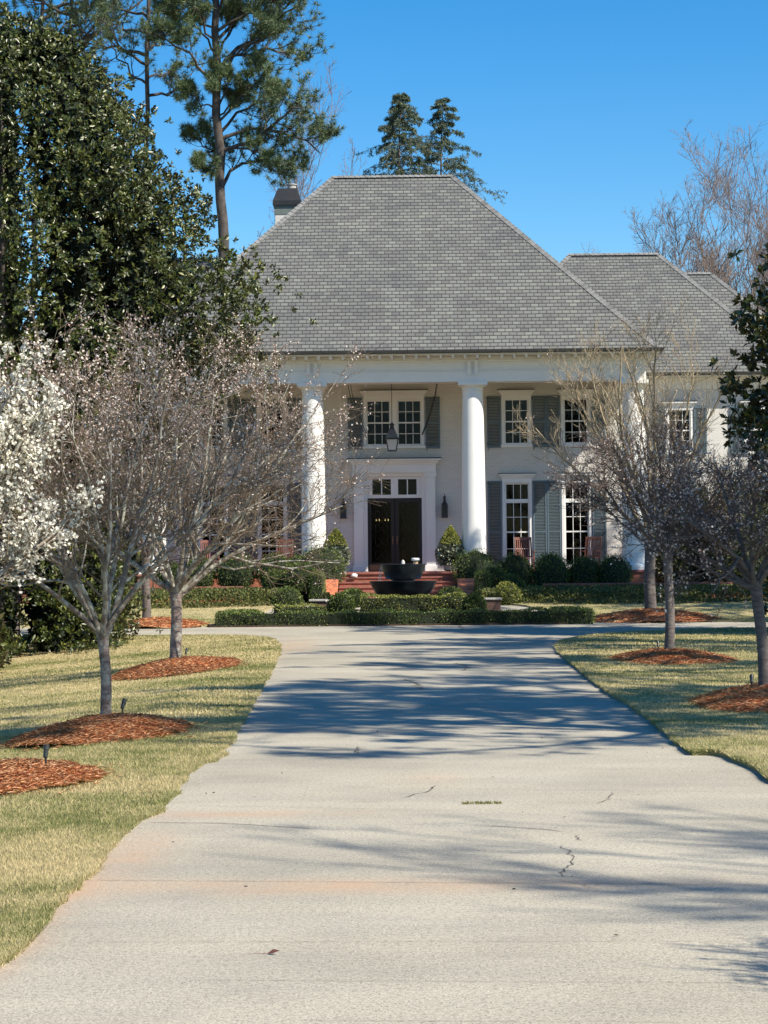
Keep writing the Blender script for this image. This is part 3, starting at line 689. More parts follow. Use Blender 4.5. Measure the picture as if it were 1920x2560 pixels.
def cornice(parent, xc, hw, z, y, h=0.17):
    m = MB(); m.box(xc - hw + .12, xc + hw - .12, y - 0.05, y - .001, z - 0.16, z)
    for (a, b, c_) in ((0.08, 0.07, 0.05), (0.05, 0.11, 0.05), (0.0, 0.17, 0.07)):
        m.box(xc - hw + a, xc + hw - a, y - b, y - .002, z, z + c_); z += c_
    o = m.build('window_cornice', MAT['white'], parent, bevel=0.006)
    f = MB(); f.box(xc - hw - .015, xc + hw + .015, y - 0.19, y - .003, z, z + 0.022); f.build('flashing', MAT['black'], o)
def shutter(parent, x0, x1, z0, z1, y, rails=(0.5,)):
    f = MB(); t = 0.055; y0, y1 = y - 0.075, y - 0.03
    f.box(x0, x0 + t, y0, y1, z0, z1); f.box(x1 - t, x1, y0, y1, z0, z1)
    zs = [z0 + 0.09] + [z0 + (z1 - z0) * r for r in rails] + [z1 - 0.055]
    f.box(x0 + t, x1 - t, y0 + .001, y1 - .001, z0, z0 + 0.09); f.box(x0 + t, x1 - t, y0 + .001, y1 - .001, z1 - 0.055, z1)
    for r in rails: zz = z0 + (z1 - z0) * r; f.box(x0 + t, x1 - t, y0 + .001, y1 - .001, zz - .035, zz + .035)
    o = f.build('shutter', MAT['shutter'], parent)
    l = MB(); rx = Matrix.Rotation(R(35), 3, 'X')
    for a, b in zip(zs[:-1], zs[1:]):
        n = int((b - a) / 0.052)
        for k in range(n):
            zz = a + (b - a) * (k + 0.5) / n; l.box(x0 + t, x1 - t, y0 + 0.004, y1 + 0.004, zz - .006, zz + .006, rx)
    l.build('louvres', MAT['shutter'], o)
    for zz in (z0 + 0.12, z1 - 0.1): h = MB(); h.box(x0 - .012, x0 + 0.02, y0 - .012, y1, zz, zz + .06); h.build('hinge', MAT['black'], o)
    d = MB(); d.tube([(x0 + .08, y0 - .02, z0 - .01), (x0 + .02, y0 - .03, z0 - .09)], .014, 5); d.build('shutter_stay', MAT['black'], o)
Y = WALL_Y
for x0, x1 in ((-1.0, -0.12), (0.12, 1.0)): window(house, x0, x1, *UP, Y, curtain=0.28)
m = MB(); m.box(-1.1, -1.0, Y - .035, Y, UP[0], UP[1]); m.box(1.0, 1.1, Y - .035, Y, UP[0], UP[1]); m.box(-1.1, 1.1, Y - .035, Y, UP[1], UP[1] + .12); m.box(-.12, .12, Y - .034, Y, UP[0], UP[1]); m.box(-1.14, 1.14, Y - .09, Y + .02, UP[0] - .09, UP[0])
m.build('window_casing', MAT['white'], house, bevel=0.005)
cornice(house, 0, 1.22, UP[1] + 0.17, Y)
shutter(house, -1.66, -1.14, 5.80, 7.66, Y); shutter(house, 1.14, 1.66, 5.80, 7.66, Y)
for x in wx:
    window(house, x - .44, x + .44, *UP, Y, curtain=(1.0 if x == 4.42 else 0.35)); casing(house, x - .44, x + .44, *UP, Y); cornice(house, x, .66, UP[1] + 0.14, Y)
    shutter(house, x - 1.06, x - .57, 5.80, 7.66, Y); shutter(house, x + .57, x + 1.06, 5.80, 7.66, Y)
    window(house, x - .44, x + .44, *LOW, Y, rows=4, rail=0.53, trans=3.80, curtain=0); casing(house, x - .44, x + .44, *LOW, Y); cornice(house, x, .66, LOW[1] + 0.16, Y)
    shutter(house, x - 1.06, x - .57, PF + .06, 4.60, Y, (0.42,)); shutter(house, x + .57, x + 1.06, PF + .06, 4.60, Y, (0.42,))
# entrance
ent = MB()
for s in (-1, 1):
    a, b = sorted((s * 1.13, s * 1.47)); ent.box(a, b, Y - 0.14, Y - .001, PF, 4.88)
    a, b = sorted((s * 1.08, s * 1.52)); ent.box(a, b, Y - 0.17, Y - .002, PF + .001, PF + 0.22); ent.box(a, b, Y - 0.17, Y - .002, 4.78, 4.92); ent.box(a + .02, b - .02, Y - 0.16, Y - .002, 4.66, 4.70)
    a, b = sorted((s * 0.98, s * 1.13)); ent.box(a, b, Y - 0.05, Y - .001, PF, 4.80)
ent.box(-1.13, 1.13, Y - 0.05, Y - .001, 4.80, 4.92)
ent.box(-1.50, 1.50, Y - 0.16, Y - .001, 4.92, 5.22)
z = 5.22
for hw, d_, h_ in ((1.54, .19, .06), (1.60, .25, .07), (1.68, .33, .08)): ent.box(-hw, hw, Y - d_, Y - .001, z, z + h_); z += h_
o = ent.build('door_surround', MAT['white'], house, bevel=0.008)
m = MB(); m.box(-1.70, 1.70, Y - .36, Y - .002, z, z + .03); m.build('flashing', MAT['black'], o)
tr = MB(); yt = Y + 0.10
tr.box(-.98, .98, yt - .04, yt + .08, 4.02, 4.14); tr.box(-.98, .98, yt - .04, yt + .08, 4.70, 4.80)
for a, b in ((-.98, -.80), (-.13, .13), (.80, .98)): tr.box(a, b, yt - .041, yt + .081, 4.14, 4.70)
for c_ in (-.465, .465): tr.box(c_ - .02, c_ + .02, yt - .03, yt + .06, 4.14, 4.70)
o = tr.build('transom', MAT['white'], house)
m = MB(); m.box(-.80, -.13, yt + .01, yt + .02, 4.14, 4.70); m.box(.13, .80, yt + .01, yt + .02, 4.14, 4.70); m.build('pane', MAT['glass'], o)
for s in (-1, 1):
    a, b = sorted((s * 0.012, s * 0.975)); m = MB(); y0 = yt
    m.box(a, a + .13, y0, y0 + .05, PF + .02, 4.0); m.box(b - .13, b, y0, y0 + .05, PF + .02, 4.0); m.box(a + .13, b - .13, y0 + .001, y0 + .049, PF + .02, PF + .32); m.box(a + .13, b - .13, y0 + .001, y0 + .049, 3.86, 4.0)
    d = m.build('door', MAT['wood'], house, bevel=0.004)
    p = MB(); p.box(a + .13, b - .13, y0 + .02, y0 + .028, PF + .32, 3.86); p.build('pane', MAT['doorglass'], d)
    gq = MB(); xm = (a + b) / 2
    for k in range(5):
        zz = PF + .6 + k * .48
        gq.tube([(xm - .22 * math.cos(t * .5), y0 + .012, zz + .16 * math.sin(t)) for t in np.linspace(0, 6.3, 12)], .008, 4); gq.tube([(xm + .22 * math.cos(t * .5), y0 + .012, zz + .16 * math.sin(t)) for t in np.linspace(0, 6.3, 12)], .008, 4)
    gq.build('iron_grille', MAT['black'], d)
    k = MB(); k.box(a + .05, b - .05, y0 - .006, y0, PF + .04, PF + .25); k.build('kick_plate', MAT['kick'], d)
    h = MB(); xx = s * 0.08; h.box(xx - .02, xx + .02, y0 - .012, y0, 2.35, 2.65); h.lathe([(.03, 2.46), (.036, 2.49), (.03, 2.52)], xx, y0 - .05, 12); h.build('handle', MAT['kick'], d)
# chandelier inside, seen through the left door
ch = empty('chandelier', (0, 0, 0), 'lit brass chandelier glowing behind the glass of the left front door', 'chandelier')
cx, cy, cz = HX - 0.40, HD + 5.4, 3.22
ch.location = (cx, cy, cz)
m = MB(); m.tube([(0, 0, .1), (0, 0, 1.8)], .01, 6); m.lathe([(.02, -.12), (.05, -.05), (.03, .05), (.015, .12)], 0, 0, 12)
for k in range(6): a = k * math.pi / 3; m.tube([(0, 0, -.02), (.12 * math.cos(a), .12 * math.sin(a), -.08), (.22 * math.cos(a), .22 * math.sin(a), .02)], .008, 5)
m.build('frame', MAT['kick'], ch)
for k in range(6):
    a = k * math.pi / 3; m = MB(); m.lathe([(.008, .02), (.018, .045), (.014, .075), (.003, .10)], .22 * math.cos(a), .22 * math.sin(a), 8); m.build('bulb', MAT['bulb'], ch)
# chimney
m = MB(); cxx, cyy = -4.08, 8.2
m.box(cxx - .46, cxx + .46, cyy - .46, cyy + .46, 11.0, 15.1); ci = m.build('chimney', MAT['wbrick'], house)
m = MB(); m.box(cxx - .48, cxx + .48, cyy - .48, cyy + .48, 15.1, 15.2); m.box(cxx - .47, cxx + .47, cyy - .47, cyy + .47, 15.2, 15.45); m.build('chimney_collar', simple('grey_green_collar', (.12, .15, .14), .6), ci)
m = MB(); m.box(cxx - .55, cxx + .55, cyy - .55, cyy + .55, 15.45, 15.62); m.frustum(cxx, cyy, 15.62, 16.12, .55, .36); m.build('chimney_cap', MAT['black'], ci)
m = MB(); m.lathe([(.17, 16.12), (.17, 16.28), (.21, 16.29), (.21, 16.33)], cxx + .15, cyy, 16); m.build('flue', MAT['stone'], ci)
# wings
def wing(sx):
    x0, x1 = (8.3, 15.3) if sx > 0 else (-15.3, -8.3); yw = 9.5
    hs_ = []
    wcs = [11.05, 14.1] if sx > 0 else [-11.05, -14.1]
    for x in wcs: hs_ += [(x - .44, x + .44, *UP), (x - .44, x + .44, 2.2, 4.4)]
    wall_with_holes('wall', x0, x1, 0.3, 8.9, yw, 0.3, hs_, MAT['wbrick'], house)
    m = MB(); xs = x1 if sx > 0 else x0; a, b = sorted((xs, xs - sx * .3)); m.box(a, b, yw + .3, yw + 9, .3, 8.9); m.build('side_wall', MAT['wbrick'], house)
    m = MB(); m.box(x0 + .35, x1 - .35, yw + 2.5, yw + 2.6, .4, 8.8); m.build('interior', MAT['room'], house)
    for x in wcs:
        window(house, x - .44, x + .44, *UP, yw, curtain=.3); casing(house, x - .44, x + .44, *UP, yw); cornice(house, x, .68, UP[1] + .14, yw)
        window(house, x - .44, x + .44, 2.2, 4.4, yw); casing(house, x - .44, x + .44, 2.2, 4.4, yw); cornice(house, x, .68, 4.54, yw)
        for s in (-1, 1): a, b = sorted((x + s * .57, x + s * 1.06)); shutter(house, a, b, 5.80, 7.66, yw); shutter(house, a, b, 2.1, 4.5, yw)
    e0, e1 = (2.0, 15.95) if sx > 0 else (-15.95, -2.0)
    hip_roof(e0, e1, yw - .62, yw - .62 + 10.3, EZ, TAN, house)
    m = MB(); a, b = (8.34, 15.9) if sx > 0 else (-15.9, -8.34)
    m.box(a, b, yw - .58, yw - .003, 8.80, 8.86); m.build('soffit', MAT['soffit'], house)
    m = MB(); m.box(a, b, yw - .05, yw - .004, 8.35, 8.797); m.box(a, b, yw - .09, yw - .05, 8.62, 8.796); m.build('frieze', MAT['soffit'], house)
    m = MB(); m.prism([(yw - .62 - q, EZ - .09 + r) for q, r in gp], a, b + (.05 if sx > 0 else 0)); m.build('gutter', MAT['gutter'], house)
    m = MB(); m.tube([(x1 - .2 if sx > 0 else x0 + .2, yw - .08, 8.8), (x1 - .2 if sx > 0 else x0 + .2, yw - .08, .5)], .05, 8); m.build('downspout', MAT['white'], house)
    # rear range with a lower ridge
    x0, x1 = (10.0, 17.7) if sx > 0 else (-17.7, -10.0); yb = 13.6
    m = MB(); m.box(x0, x1, yb, yb + 7.6, .3, 8.9); m.build('rear_wall', MAT['wbrick'], house)
    hip_roof(x0 - (5.0 if sx > 0 else .6), x1 + (.6 if sx > 0 else 5.0), yb - .6, yb + 9.06, EZ, TAN, house, 'rear_roof')
wing(1); wing(-1)

# steps, cheeks, piers, retaining walls
hw2 = lambda x, y, z=0: tuple(Matrix.Translation((HX, HD, 0)) @ Matrix.Rotation(HYAW, 4, 'Z') @ Vector((x, y, z)))
st = empty('entrance_steps', hw2(0.15, -0.62, 0), 'wide red brick steps leading up to the dark double front door', 'steps', rz=HYAW)
nst = 6; rise = (PF - 0.40) / nst; tread = 0.38
m = MB(); t2 = MB()
for k in range(1, nst):
    zt = PF - rise * k; y1 = -tread * (k - 1) + (0 if k > 1 else 0); y0 = -tread * k; hw = 2.0
    m.box(-hw, hw, y0 + .02, -tread * (k - 1), 0.2, zt - .05); t2.box(-hw - .01, hw + .01, y0 - .015, -tread * (k - 1) - .003 if k > 1 else -.003, zt - .05, zt)
m.build('riser', MAT['rbrick'], st); t2.build('tread', MAT['tread'], st)
for s in (-1, 1):
    m = MB(); pr = [(-1.6, 0.2), (-1.6, 1.06), (-3.6, 0.42), (-3.6, 0.2)]
    a, b = sorted((s * 2.02, s * 2.58)); m.prism(pr, a, b); o = m.build('cheek_wall', MAT['rbrick'], st)
    m = MB(); m.prism([(-1.55, 1.082), (-1.55, 1.14), (-3.67, 0.46), (-3.67, 0.40)], a - .02, b + .02); m.build('cap', MAT['obrick'], o)
    m = MB(); m.box(a + .02, b - .02, -1.6, -0.1, .2, 1.12); m.build('upper_cheek', MAT['rbrick'], st)
for s, lab in ((-1, 'left'), (1, 'right')):
    p = at(690 if s < 0 else 1062, 1310, 67.0); pr = empty('brick_pier', (p[0], p[1], float(terr(p[0], p[1]))), 'low dark brick pier with stone cap at the %s foot of the steps' % lab, 'pier', 'brick piers at the foot of the entrance steps')
    m = MB(); m.box(-.26, .26, -.26, .26, 0, .34); m.build('shaft', MAT['dbrick'], pr); m = MB(); m.box(-.31, .31, -.31, .31, .343, .40); m.build('cap', MAT['stone'], pr, bevel=.01)
for s in (-1, 1):
    lab = 'left' if s < 0 else 'right'
    w0 = empty('retaining_wall', hw2(0, -3.2), 'low brick retaining wall under the porch boxwoods %s of the steps' % lab, 'wall', 'brick retaining walls before the porch', HYAW)
    a, b = sorted((s * 5.0, s * 14.5)); m = MB(); m.box(a, b, -.12, .12, .2, .90); m.build('brickwork', MAT['rbrick'], w0)
    m = MB(); m.box(a - .02, b + .02, -.16, .16, .902, .95); m.build('cap', MAT['tread'], w0)
    m = MB(); a, b = sorted((s * 2.45, s * 14.5)); m.box(a, b, .125, 2.6, .2, .86); m.box(min(s * 2.45, s * 4.98), max(s * 2.45, s * 4.98), -.1, .124, .2, .80)
    o = m.build('planting_bed', MAT['soil']); o.matrix_world = w0.matrix_basis.copy(); o.location = w0.location; o.rotation_euler = w0.rotation_euler; tag(o, kind='structure')

# hanging lantern, wall lanterns
hl = empty('hanging_lantern', hw2(-0.05, 1.5, 5.63), 'dark metal lantern hanging on a long rod before the upper double window', 'lantern', rz=HYAW)
m = MB()
for i, j in ((-1, -1), (1, -1), (1, 1), (-1, 1)): m.tube([(i * .14, j * .14, .03), (i * .21, j * .21, .42)], .016, 4)
m.frustum(0, 0, 0, .035, .145, .15); m.frustum(0, 0, .42, .47, .24, .24); m.frustum(0, 0, .78, .84, .09, .07); m.lathe([(.07, .84), (.07, .93), (.09, .94), (.09, .97), (.03, 1.0), (.02, 1.06)], 0, 0, 16)
m.build('frame', MAT['black'], hl)
m = MB(); m.frustum(0, 0, .47, .78, .225, .10); m.build('hood', simple('weathered_copper_hood', (.14, .13, .11), .5, var=.3), hl)
m = MB(); m.frustum(0, 0, .04, .415, .13, .19); m.build('pane', MAT['frost'], hl)
m = MB(); m.tube([(0, 0, 1.04), (0, 0, 2.64)], .012, 6); m.build('rod', MAT['black'], hl)
for s, lab in ((-1, 'left'), (1, 'right')):
    cb = MB()
    for dx in ((0, .09) if s < 0 else (0, .03)):
        pts = [hw2(s * (1.62 - dx) , .4, 8.25), hw2(s * (1.50 - dx), 1.0, 7.55), hw2(s * (1.25 - dx), 2.0, 6.75), hw2(s * (1.02 - dx * .3), 2.93, 6.28 + dx)]
        cb.tube(pts, .013, 5)
    tag(cb.build('cable', MAT['black']), 'thin dark cables slanting across the %s side of the upper double window' % lab, 'cable', 'cables beside the hanging lantern')
def wall_lantern(x, lab):
    e = empty('wall_lantern', hw2(x, Y - .16, 3.29), lab, 'lantern', 'bottle shaped wall lanterns beside the front door', HYAW)
    m = MB(); m.box(-.035, .035, .1, .158, .25, .75); m.tube([(0, .12, .7), (0, .04, .84), (0, .0, .86), (0, -.01, .80)], .014, 6); m.build('bracket', MAT['black'], e)
    m = MB(); m.lathe([(.115, 0), (.12, .02), (.115, .04), (.115, .42), (.12, .44), (.10, .50), (.06, .56), (.038, .62), (.035, .72), (.05, .74), (.02, .79)], 0, 0, 10); m.build('body', MAT['black'], e, True)
    m = MB()
    for k in range(4): a = k * math.pi / 2 + .78; m.box(.118 * math.cos(a) - .02, .118 * math.cos(a) + .02, .118 * math.sin(a) - .02, .118 * math.sin(a) + .02, .08, .38)
    m.build('pane', simple('smoked_lantern_glass', (.03, .025, .02), .3), e)
wall_lantern(-1.85, 'dark bottle shaped wall lantern left of the front door'); wall_lantern(1.80, 'dark bottle shaped wall lantern right of the front door')

# rocking chairs
def chair_proto():
    e = empty('rocking_chair', (0, 0, 0), 'x', 'chair', 'wooden rocking chairs on the porch')
    tl = Matrix.Rotation(R(-12), 3, 'X')
    m = MB(); m.box(-.27, .27, -.26, .24, .42, .45); m.build('seat', MAT['chair'], e, bevel=.008)
    m = MB()
    for k in range(7): x = -.20 + k * .0667; m.box(x - .018, x + .018, .25, .268, .52, 1.12, tl, (0, .25, .45))
    m.box(-.27, .27, .245, .275, 1.10, 1.20, tl, (0, .25, .45)); m.box(-.25, .25, .245, .275, .47, .52, tl, (0, .25, .45)); m.build('backrest', MAT['chair'], e)
    for s in (-1, 1):
        m = MB(); m.box(s * .28 - .022, s * .28 + .022, .24, .285, .06, 1.20, tl, (0, .25, .45)); m.build('leg', MAT['chair'], e)
        m = MB(); m.box(s * .28 - .022, s * .28 + .022, -.26, -.215, .06, .66); m.build('leg', MAT['chair'], e)
        m = MB(); m.box(s * .30 - .05, s * .30 + .05, -.30, .22, .66, .685); m.build('armrest', MAT['chair'], e, bevel=.006)
        m = MB(); m.tube([(s * .28, -.48, .10), (s * .28, -.25, .04), (s * .28, 0, .022), (s * .28, .25, .04), (s * .28, .52, .12)], .022, 6); m.build('rocker', MAT['chair'], e)
    m = MB(); m.tube([(-.27, -.24, .25), (.27, -.24, .25)], .014, 6); m.tube([(-.27, .2, .25), (.27, .2, .25)], .014, 6); m.build('stretcher', MAT['chair'], e)
    return e
proto = chair_proto()
for i, (x, y, rz, lab) in enumerate(((4.62, 1.7, 6, 'reddish brown rocking chair just right of the right inner column'), (6.9, 1.7, -28, 'rocking chair seen in the dark lower window nearest the right corner column'),
                                     (-4.0, 1.7, -14, 'rocking chair just left of the left inner column'), (-6.55, 1.7, 12, 'rocking chair behind cherry branches near the left end of the porch'))):
    o = proto if i == 0 else copy_tree(proto)
    o.location = hw2(x, y, PF); o.rotation_euler = (0, 0, R(rz)); o['label'] = lab

# ------------------------------------------------------------------ shrubs
def shrub(name, c, rx, ry, h, mat, label, cat='shrub', group=None, n=2600, leaf=0.05, lump=0.05, shape='ball', seed=0, streak=0.0):
    e = empty(name, c, label, cat, group)
    ph = rng.uniform(0, 6.28, 12)
    def surf(th, u):                    # u 0..1 bottom..top
        if shape == 'ball': rr = np.sqrt(np.clip(1 - (u * 1.7 - .7) ** 2, 0, 1)); z = u
        elif shape == 'cone': rr = (1 - u) ** .8 * (1 - .0 * u); z = u
        else: rr = np.minimum(1, (1 - u) * 5) ** .5; z = u
        f = 1 + lump * (np.sin(3 * th + ph[0] + 4 * u) + np.sin(5 * th + ph[1] - 7 * u) + .8 * np.sin(9 * th + ph[2] + 5 * u) + .7 * np.sin(13 * u + ph[3] + 2 * th)) / 2 + streak * np.sin(21 * th + ph[4])
        return np.stack([rx * rr * f * np.cos(th), ry * rr * f * np.sin(th), h * z * (1 + .05 * np.sin(4 * th + ph[5]))], -1)
    m = MB(); nt_, nu = 18, 10
    V = [surf(np.array(2 * math.pi * k / nt_), np.array(j / nu)) * np.array([.86, .86, .93]) for j in range(nu + 1) for k in range(nt_)]
    F = [(j * nt_ + k, j * nt_ + (k + 1) % nt_, (j + 1) * nt_ + (k + 1) % nt_, (j + 1) * nt_ + k) for j in range(nu) for k in range(nt_)]
    m.add(V, F); core = m.build('shade_core', MAT['core'], e)  # closed dark body inside the leaves, painted as the shrub's inner shade
    th = rng.uniform(0, 2 * np.pi, n); u = rng.uniform(0, 1, n) ** (0.85 if shape == 'ball' else 1.15)
    P = surf(th, u) * rng.uniform(.90, 1.02, n)[:, None]; P[:, 2] = np.maximum(P[:, 2], .01)
    D = nrm(P - np.array([0, 0, h * .4])) + .7 * rng.normal(size=(n, 3)) + np.array([0, 0, .25])
    v, f = leaf_cloud(P, D, leaf * rng.uniform(.6, 1.3, n), .6, .2); fast_obj('foliage', v, f, mat, e)
    return e
def shr(name, x, ytop, ybot, hw, D, mat, label, **k):
    if D > 73.4: k['fy'] = .62; D += 1.0
    t = at(x, ytop, D); b = at(x, ybot, D); r = hw * K * D / FPX; fy = k.pop('fy', .95)
    return shrub(name, (b[0], D, b[2]), r, r * fy, t[2] - b[2], mat, label, **k)
BX = 'clipped boxwoods before the porch'
for a in ((510, 1196, 1268, 45, 73.6, 'broad round boxwood above the left retaining wall, second from its right end'), (432, 1203, 1268, 34, 73.6, 'round boxwood behind the left cherry trunk above the retaining wall'),
          (595, 1196, 1268, 40, 73.5, 'upright boxwood under the left rocking chair'), (692, 1181, 1262, 56, 73.6, 'tallest boxwood left of the steps, in front of the left inner column'),
          (642, 1200, 1266, 30, 74.2, 'narrow dark boxwood filling the gap left of the tallest one'), (597, 1232, 1282, 28, 72.4, 'small front boxwood at the end of the left retaining wall'),
          (652, 1214, 1278, 38, 71.9, 'domed boxwood in front of the tallest one left of the steps'), (368, 1213, 1268, 30, 73.8, 'leftmost boxwood of the porch row'),
          (1028, 1187, 1268, 50, 73.6, 'largest shaded boxwood right of the steps at the right inner column'), (1112, 1196, 1270, 40, 73.7, 'shaded boxwood under the rocking chair right of the right inner column'),
          (1190, 1195, 1270, 41, 73.6, 'shaded round boxwood midway along the right porch bay'), (1262, 1202, 1270, 38, 73.8, 'shaded boxwood below the right lower window'),
          (1326, 1199, 1270, 40, 73.7, 'shaded boxwood beside the right corner column'), (1066, 1224, 1280, 30, 72.2, 'small dark boxwood between the right steps cheek and the porch row'),
          (1100, 1242, 1288, 34, 72.0, 'low dark boxwood behind the yellow green ball')):
    shr('boxwood', *a[:5], MAT['boxwood'], a[5], group=BX, n=3000, streak=.05)
shr('boxwood', 620, 1269, 1322, 34, 69.3, MAT['boxwood'], 'sunlit round boxwood left of the left brick pier', group='clipped boxwoods before the porch', n=3000)
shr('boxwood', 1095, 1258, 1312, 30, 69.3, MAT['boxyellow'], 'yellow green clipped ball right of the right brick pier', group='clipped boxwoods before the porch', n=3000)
shr('boxwood', 762, 1273, 1312, 31, 67.5, MAT['boxwood'], 'wide low boxwood mound left of the fountain', group='clipped boxwoods around the fountain', n=2600)
shr('boxwood', 706, 1284, 1312, 12, 67.5, MAT['magnolia'], 'small loose dark shrub beside the left steps cheek', group='clipped boxwoods around the fountain', n=900, leaf=.08)
shr('boxwood', 975, 1269, 1300, 28, 68, MAT['boxwood'], 'low dark mound between the fountain and the right steps cheek', group='clipped boxwoods around the fountain', n=1800)
shr('boxwood', 738, 1282, 1330, 29, 60.4, MAT['boxwood'], 'dark clipped ball over the left middle of the front hedge', group='clipped boxwoods around the fountain', n=2600)
shr('boxwood', 1025, 1283, 1330, 25, 60.4, MAT['boxwood'], 'dark clipped ball at the right end of the inner hedge', group='clipped boxwoods around the fountain', n=2600)
# topiaries
for x, yt_, lab in ((725, 1143, 'left'), (973, 1137, 'right')):
    t = at(x, yt_, 75.9); e = empty('topiary', (t[0], 75.9, PF), 'cone topiary over silvery leaves %s of the front door' % lab, 'topiary', 'cone topiaries flanking the front door')
    hp = .32; m = MB(); m.lathe([(.17, 0), (.24, .05), (.26, hp - .05), (.29, hp - .04), (.29, hp)], 0, 0, 20); m.build('pot', MAT['stone'], e, True)
    a = shrub('c', (0, 0, .95), .40, .40, t[2] - PF - .95, MAT['boxyellow'], 'x', n=2600, leaf=.05, shape='cone', lump=.05)
    b = shrub('b', (0, 0, .22), .48, .45, .85, MAT['varieg'], 'x', n=1700, leaf=.09)
    if x > 900: pass
    for s_, nm in ((a, 'cone'), (b, 'underplanting')):
        L0 = s_.location.copy(); ks = list(s_.children); root = ks[0]
        for k_ in ks: k_.parent = None
        fo = [k_ for k_ in ks if k_.name.startswith('foliage')][0]; co = [k_ for k_ in ks if k_.name.startswith('shade_core')][0]
        fo.name = nm; fo.parent = e; fo.location = L0; co.parent = fo
        bpy.data.objects.remove(s_)
# hedges
def hedge(segs, h, wd, mat, label, dens=620, leaf=.05, group=None, z0=None):
    p0 = segs[0][0]; c = np.array([p0[0], p0[1], float(terr(p0[0], p0[1])) if z0 is None else z0])
    e = empty('hedge', c, label, 'hedge', group); m = MB(); LV = []
    for a, b in segs:
        a = np.array([a[0], a[1], 0.]); b = np.array([b[0], b[1], 0.]); d = nrm(b - a); s = np.array([-d[1], d[0], 0]); L = np.linalg.norm(b - a); o_ = a - np.array([c[0], c[1], 0])
        q = [(-.0, -.44), (L, -.44), (L, .44), (0, .44)]; hh = h * .93
        V = [tuple(o_ + d * t + s * w_ * wd + np.array([0, 0, z])) for z in (0, hh) for t, w_ in q]
        m.add(V, [(0, 1, 2, 3), (7, 6, 5, 4), (0, 4, 5, 1), (1, 5, 6, 2), (2, 6, 7, 3), (3, 7, 4, 0)])
        for (n_, f_) in ((int(L * h * dens), 0), (int(L * h * dens), 1), (int(L * wd * dens * 1.3), 2), (int(wd * h * dens), 3), (int(wd * h * dens), 4)):
            t = rng.uniform(-.02, L + .02, n_); u = rng.uniform(-.5, .5, n_) * wd; z = rng.uniform(0.02, h, n_); nn = np.zeros((n_, 3))
            if f_ == 0: u = np.full(n_, -.5 * wd); nn += -s
            if f_ == 1: u = np.full(n_, .5 * wd); nn += s
            if f_ == 2: z = np.full(n_, h); nn += (0, 0, 1)
            if f_ == 3: t = np.full(n_, 0.); nn += -d
            if f_ == 4: t = np.full(n_, L); nn += d
            wob = .025 * (np.sin(t * 3.1) + np.sin(t * 7.3 + 1) + np.sin(z * 9 + t * 5)) + rng.uniform(-.05, .02, n_)
            P = o_ + d * t[:, None] + s * u[:, None] + nn * wob[:, None]; P[:, 2] += z
            LV.append(leaf_cloud(P, nn + .8 * rng.normal(size=(n_, 3)) + (0, 0, .2), leaf * rng.uniform(.6, 1.3, n_), .6))
    m.build('shade_core', MAT['core'], e); v, f = join(LV); fast_obj('foliage', v, f, mat, e); return e  # dark box inside the hedge stands for the shade between its leaves
a = at(472, 1355, 59.0); b = at(1279, 1345, 59.0)
hy = 59.0
hedge([((a[0], hy), (b[0], hy)), ((a[0] + .2, hy + .3), (a[0] + .7, hy + 2.4)), ((b[0] - .2, hy + .3), (b[0] - .7, hy + 2.4))], .37, .55, MAT['boxwood'], 'long low boxwood hedge edging the island at the driveway end', dens=900, leaf=.045)
a = at(782, 1300, 61.3); b = at(1004, 1300, 61.3)
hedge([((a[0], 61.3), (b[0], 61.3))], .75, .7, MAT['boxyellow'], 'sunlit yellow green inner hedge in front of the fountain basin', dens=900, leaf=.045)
for x, lab in ((684, 'left'), (1046, 'right')):
    a = at(x, 1290, 71.0); hedge([((a[0], 71.3), (a[0], 73.0))], .95, .40, MAT['boxwood'], 'clipped upright hedge block beside the %s steps cheek' % lab, dens=900, group='hedge blocks beside the steps')
for x, lab in ((700, 'left'), (1075, 'right')):
    pass
a = at(600, 1315, 66.0); hedge([((a[0], 66.0), (a[0] + 1.6, 66.6))], .28, .9, MAT['boxyellow'], 'low yellow green planting behind the left end of the front hedge', dens=500)
# island soil
isl = [(-5.0 + .3, 58.7), (4.9, 58.7), (5.1, 60), (4.4, 64.5), (2.2, 66.2), (-2.2, 66.2), (-4.0, 64.5), (-4.9, 60)]
sheet('island_bed', isl, GX, 0.05, MAT['soil'])
# ground cover bands before the retaining walls
def cover(segs, label):
    P = []
    for (x0, x1, y0, y1, n, z) in segs:
        X = rng.uniform(x0, x1, n); t = rng.uniform(0, 1, n); arc = 1.2 * ((X - (x0 + x1) / 2) / ((x1 - x0) / 2)) ** 2
        Yy = y0 + arc * 0.8 + (y1 - y0 - arc * .8) * t
        P.append(np.stack([X, Yy, terr(X, Yy) + .06 + z * np.minimum(1, t * 6) * rng.uniform(.5, 1.05, n) + .12 * t], 1))
    P = np.concatenate(P); n = len(P)
    v, f = leaf_cloud(P, rng.normal(size=(n, 3)) + (0, -.2, .7), rng.uniform(.05, .11, n), .6)
    tag(fast_obj('ground_cover', v, f, MAT['cover']), label, 'ground cover', kind='stuff')
cover([(-11, -3.0, 68.2, 73.0, 26000, .32)], 'mottled green ground cover below the left retaining wall')
cover([(3.1, 13, 68.4, 73.0, 28000, .30)], 'shaded ground cover below the right retaining wall')

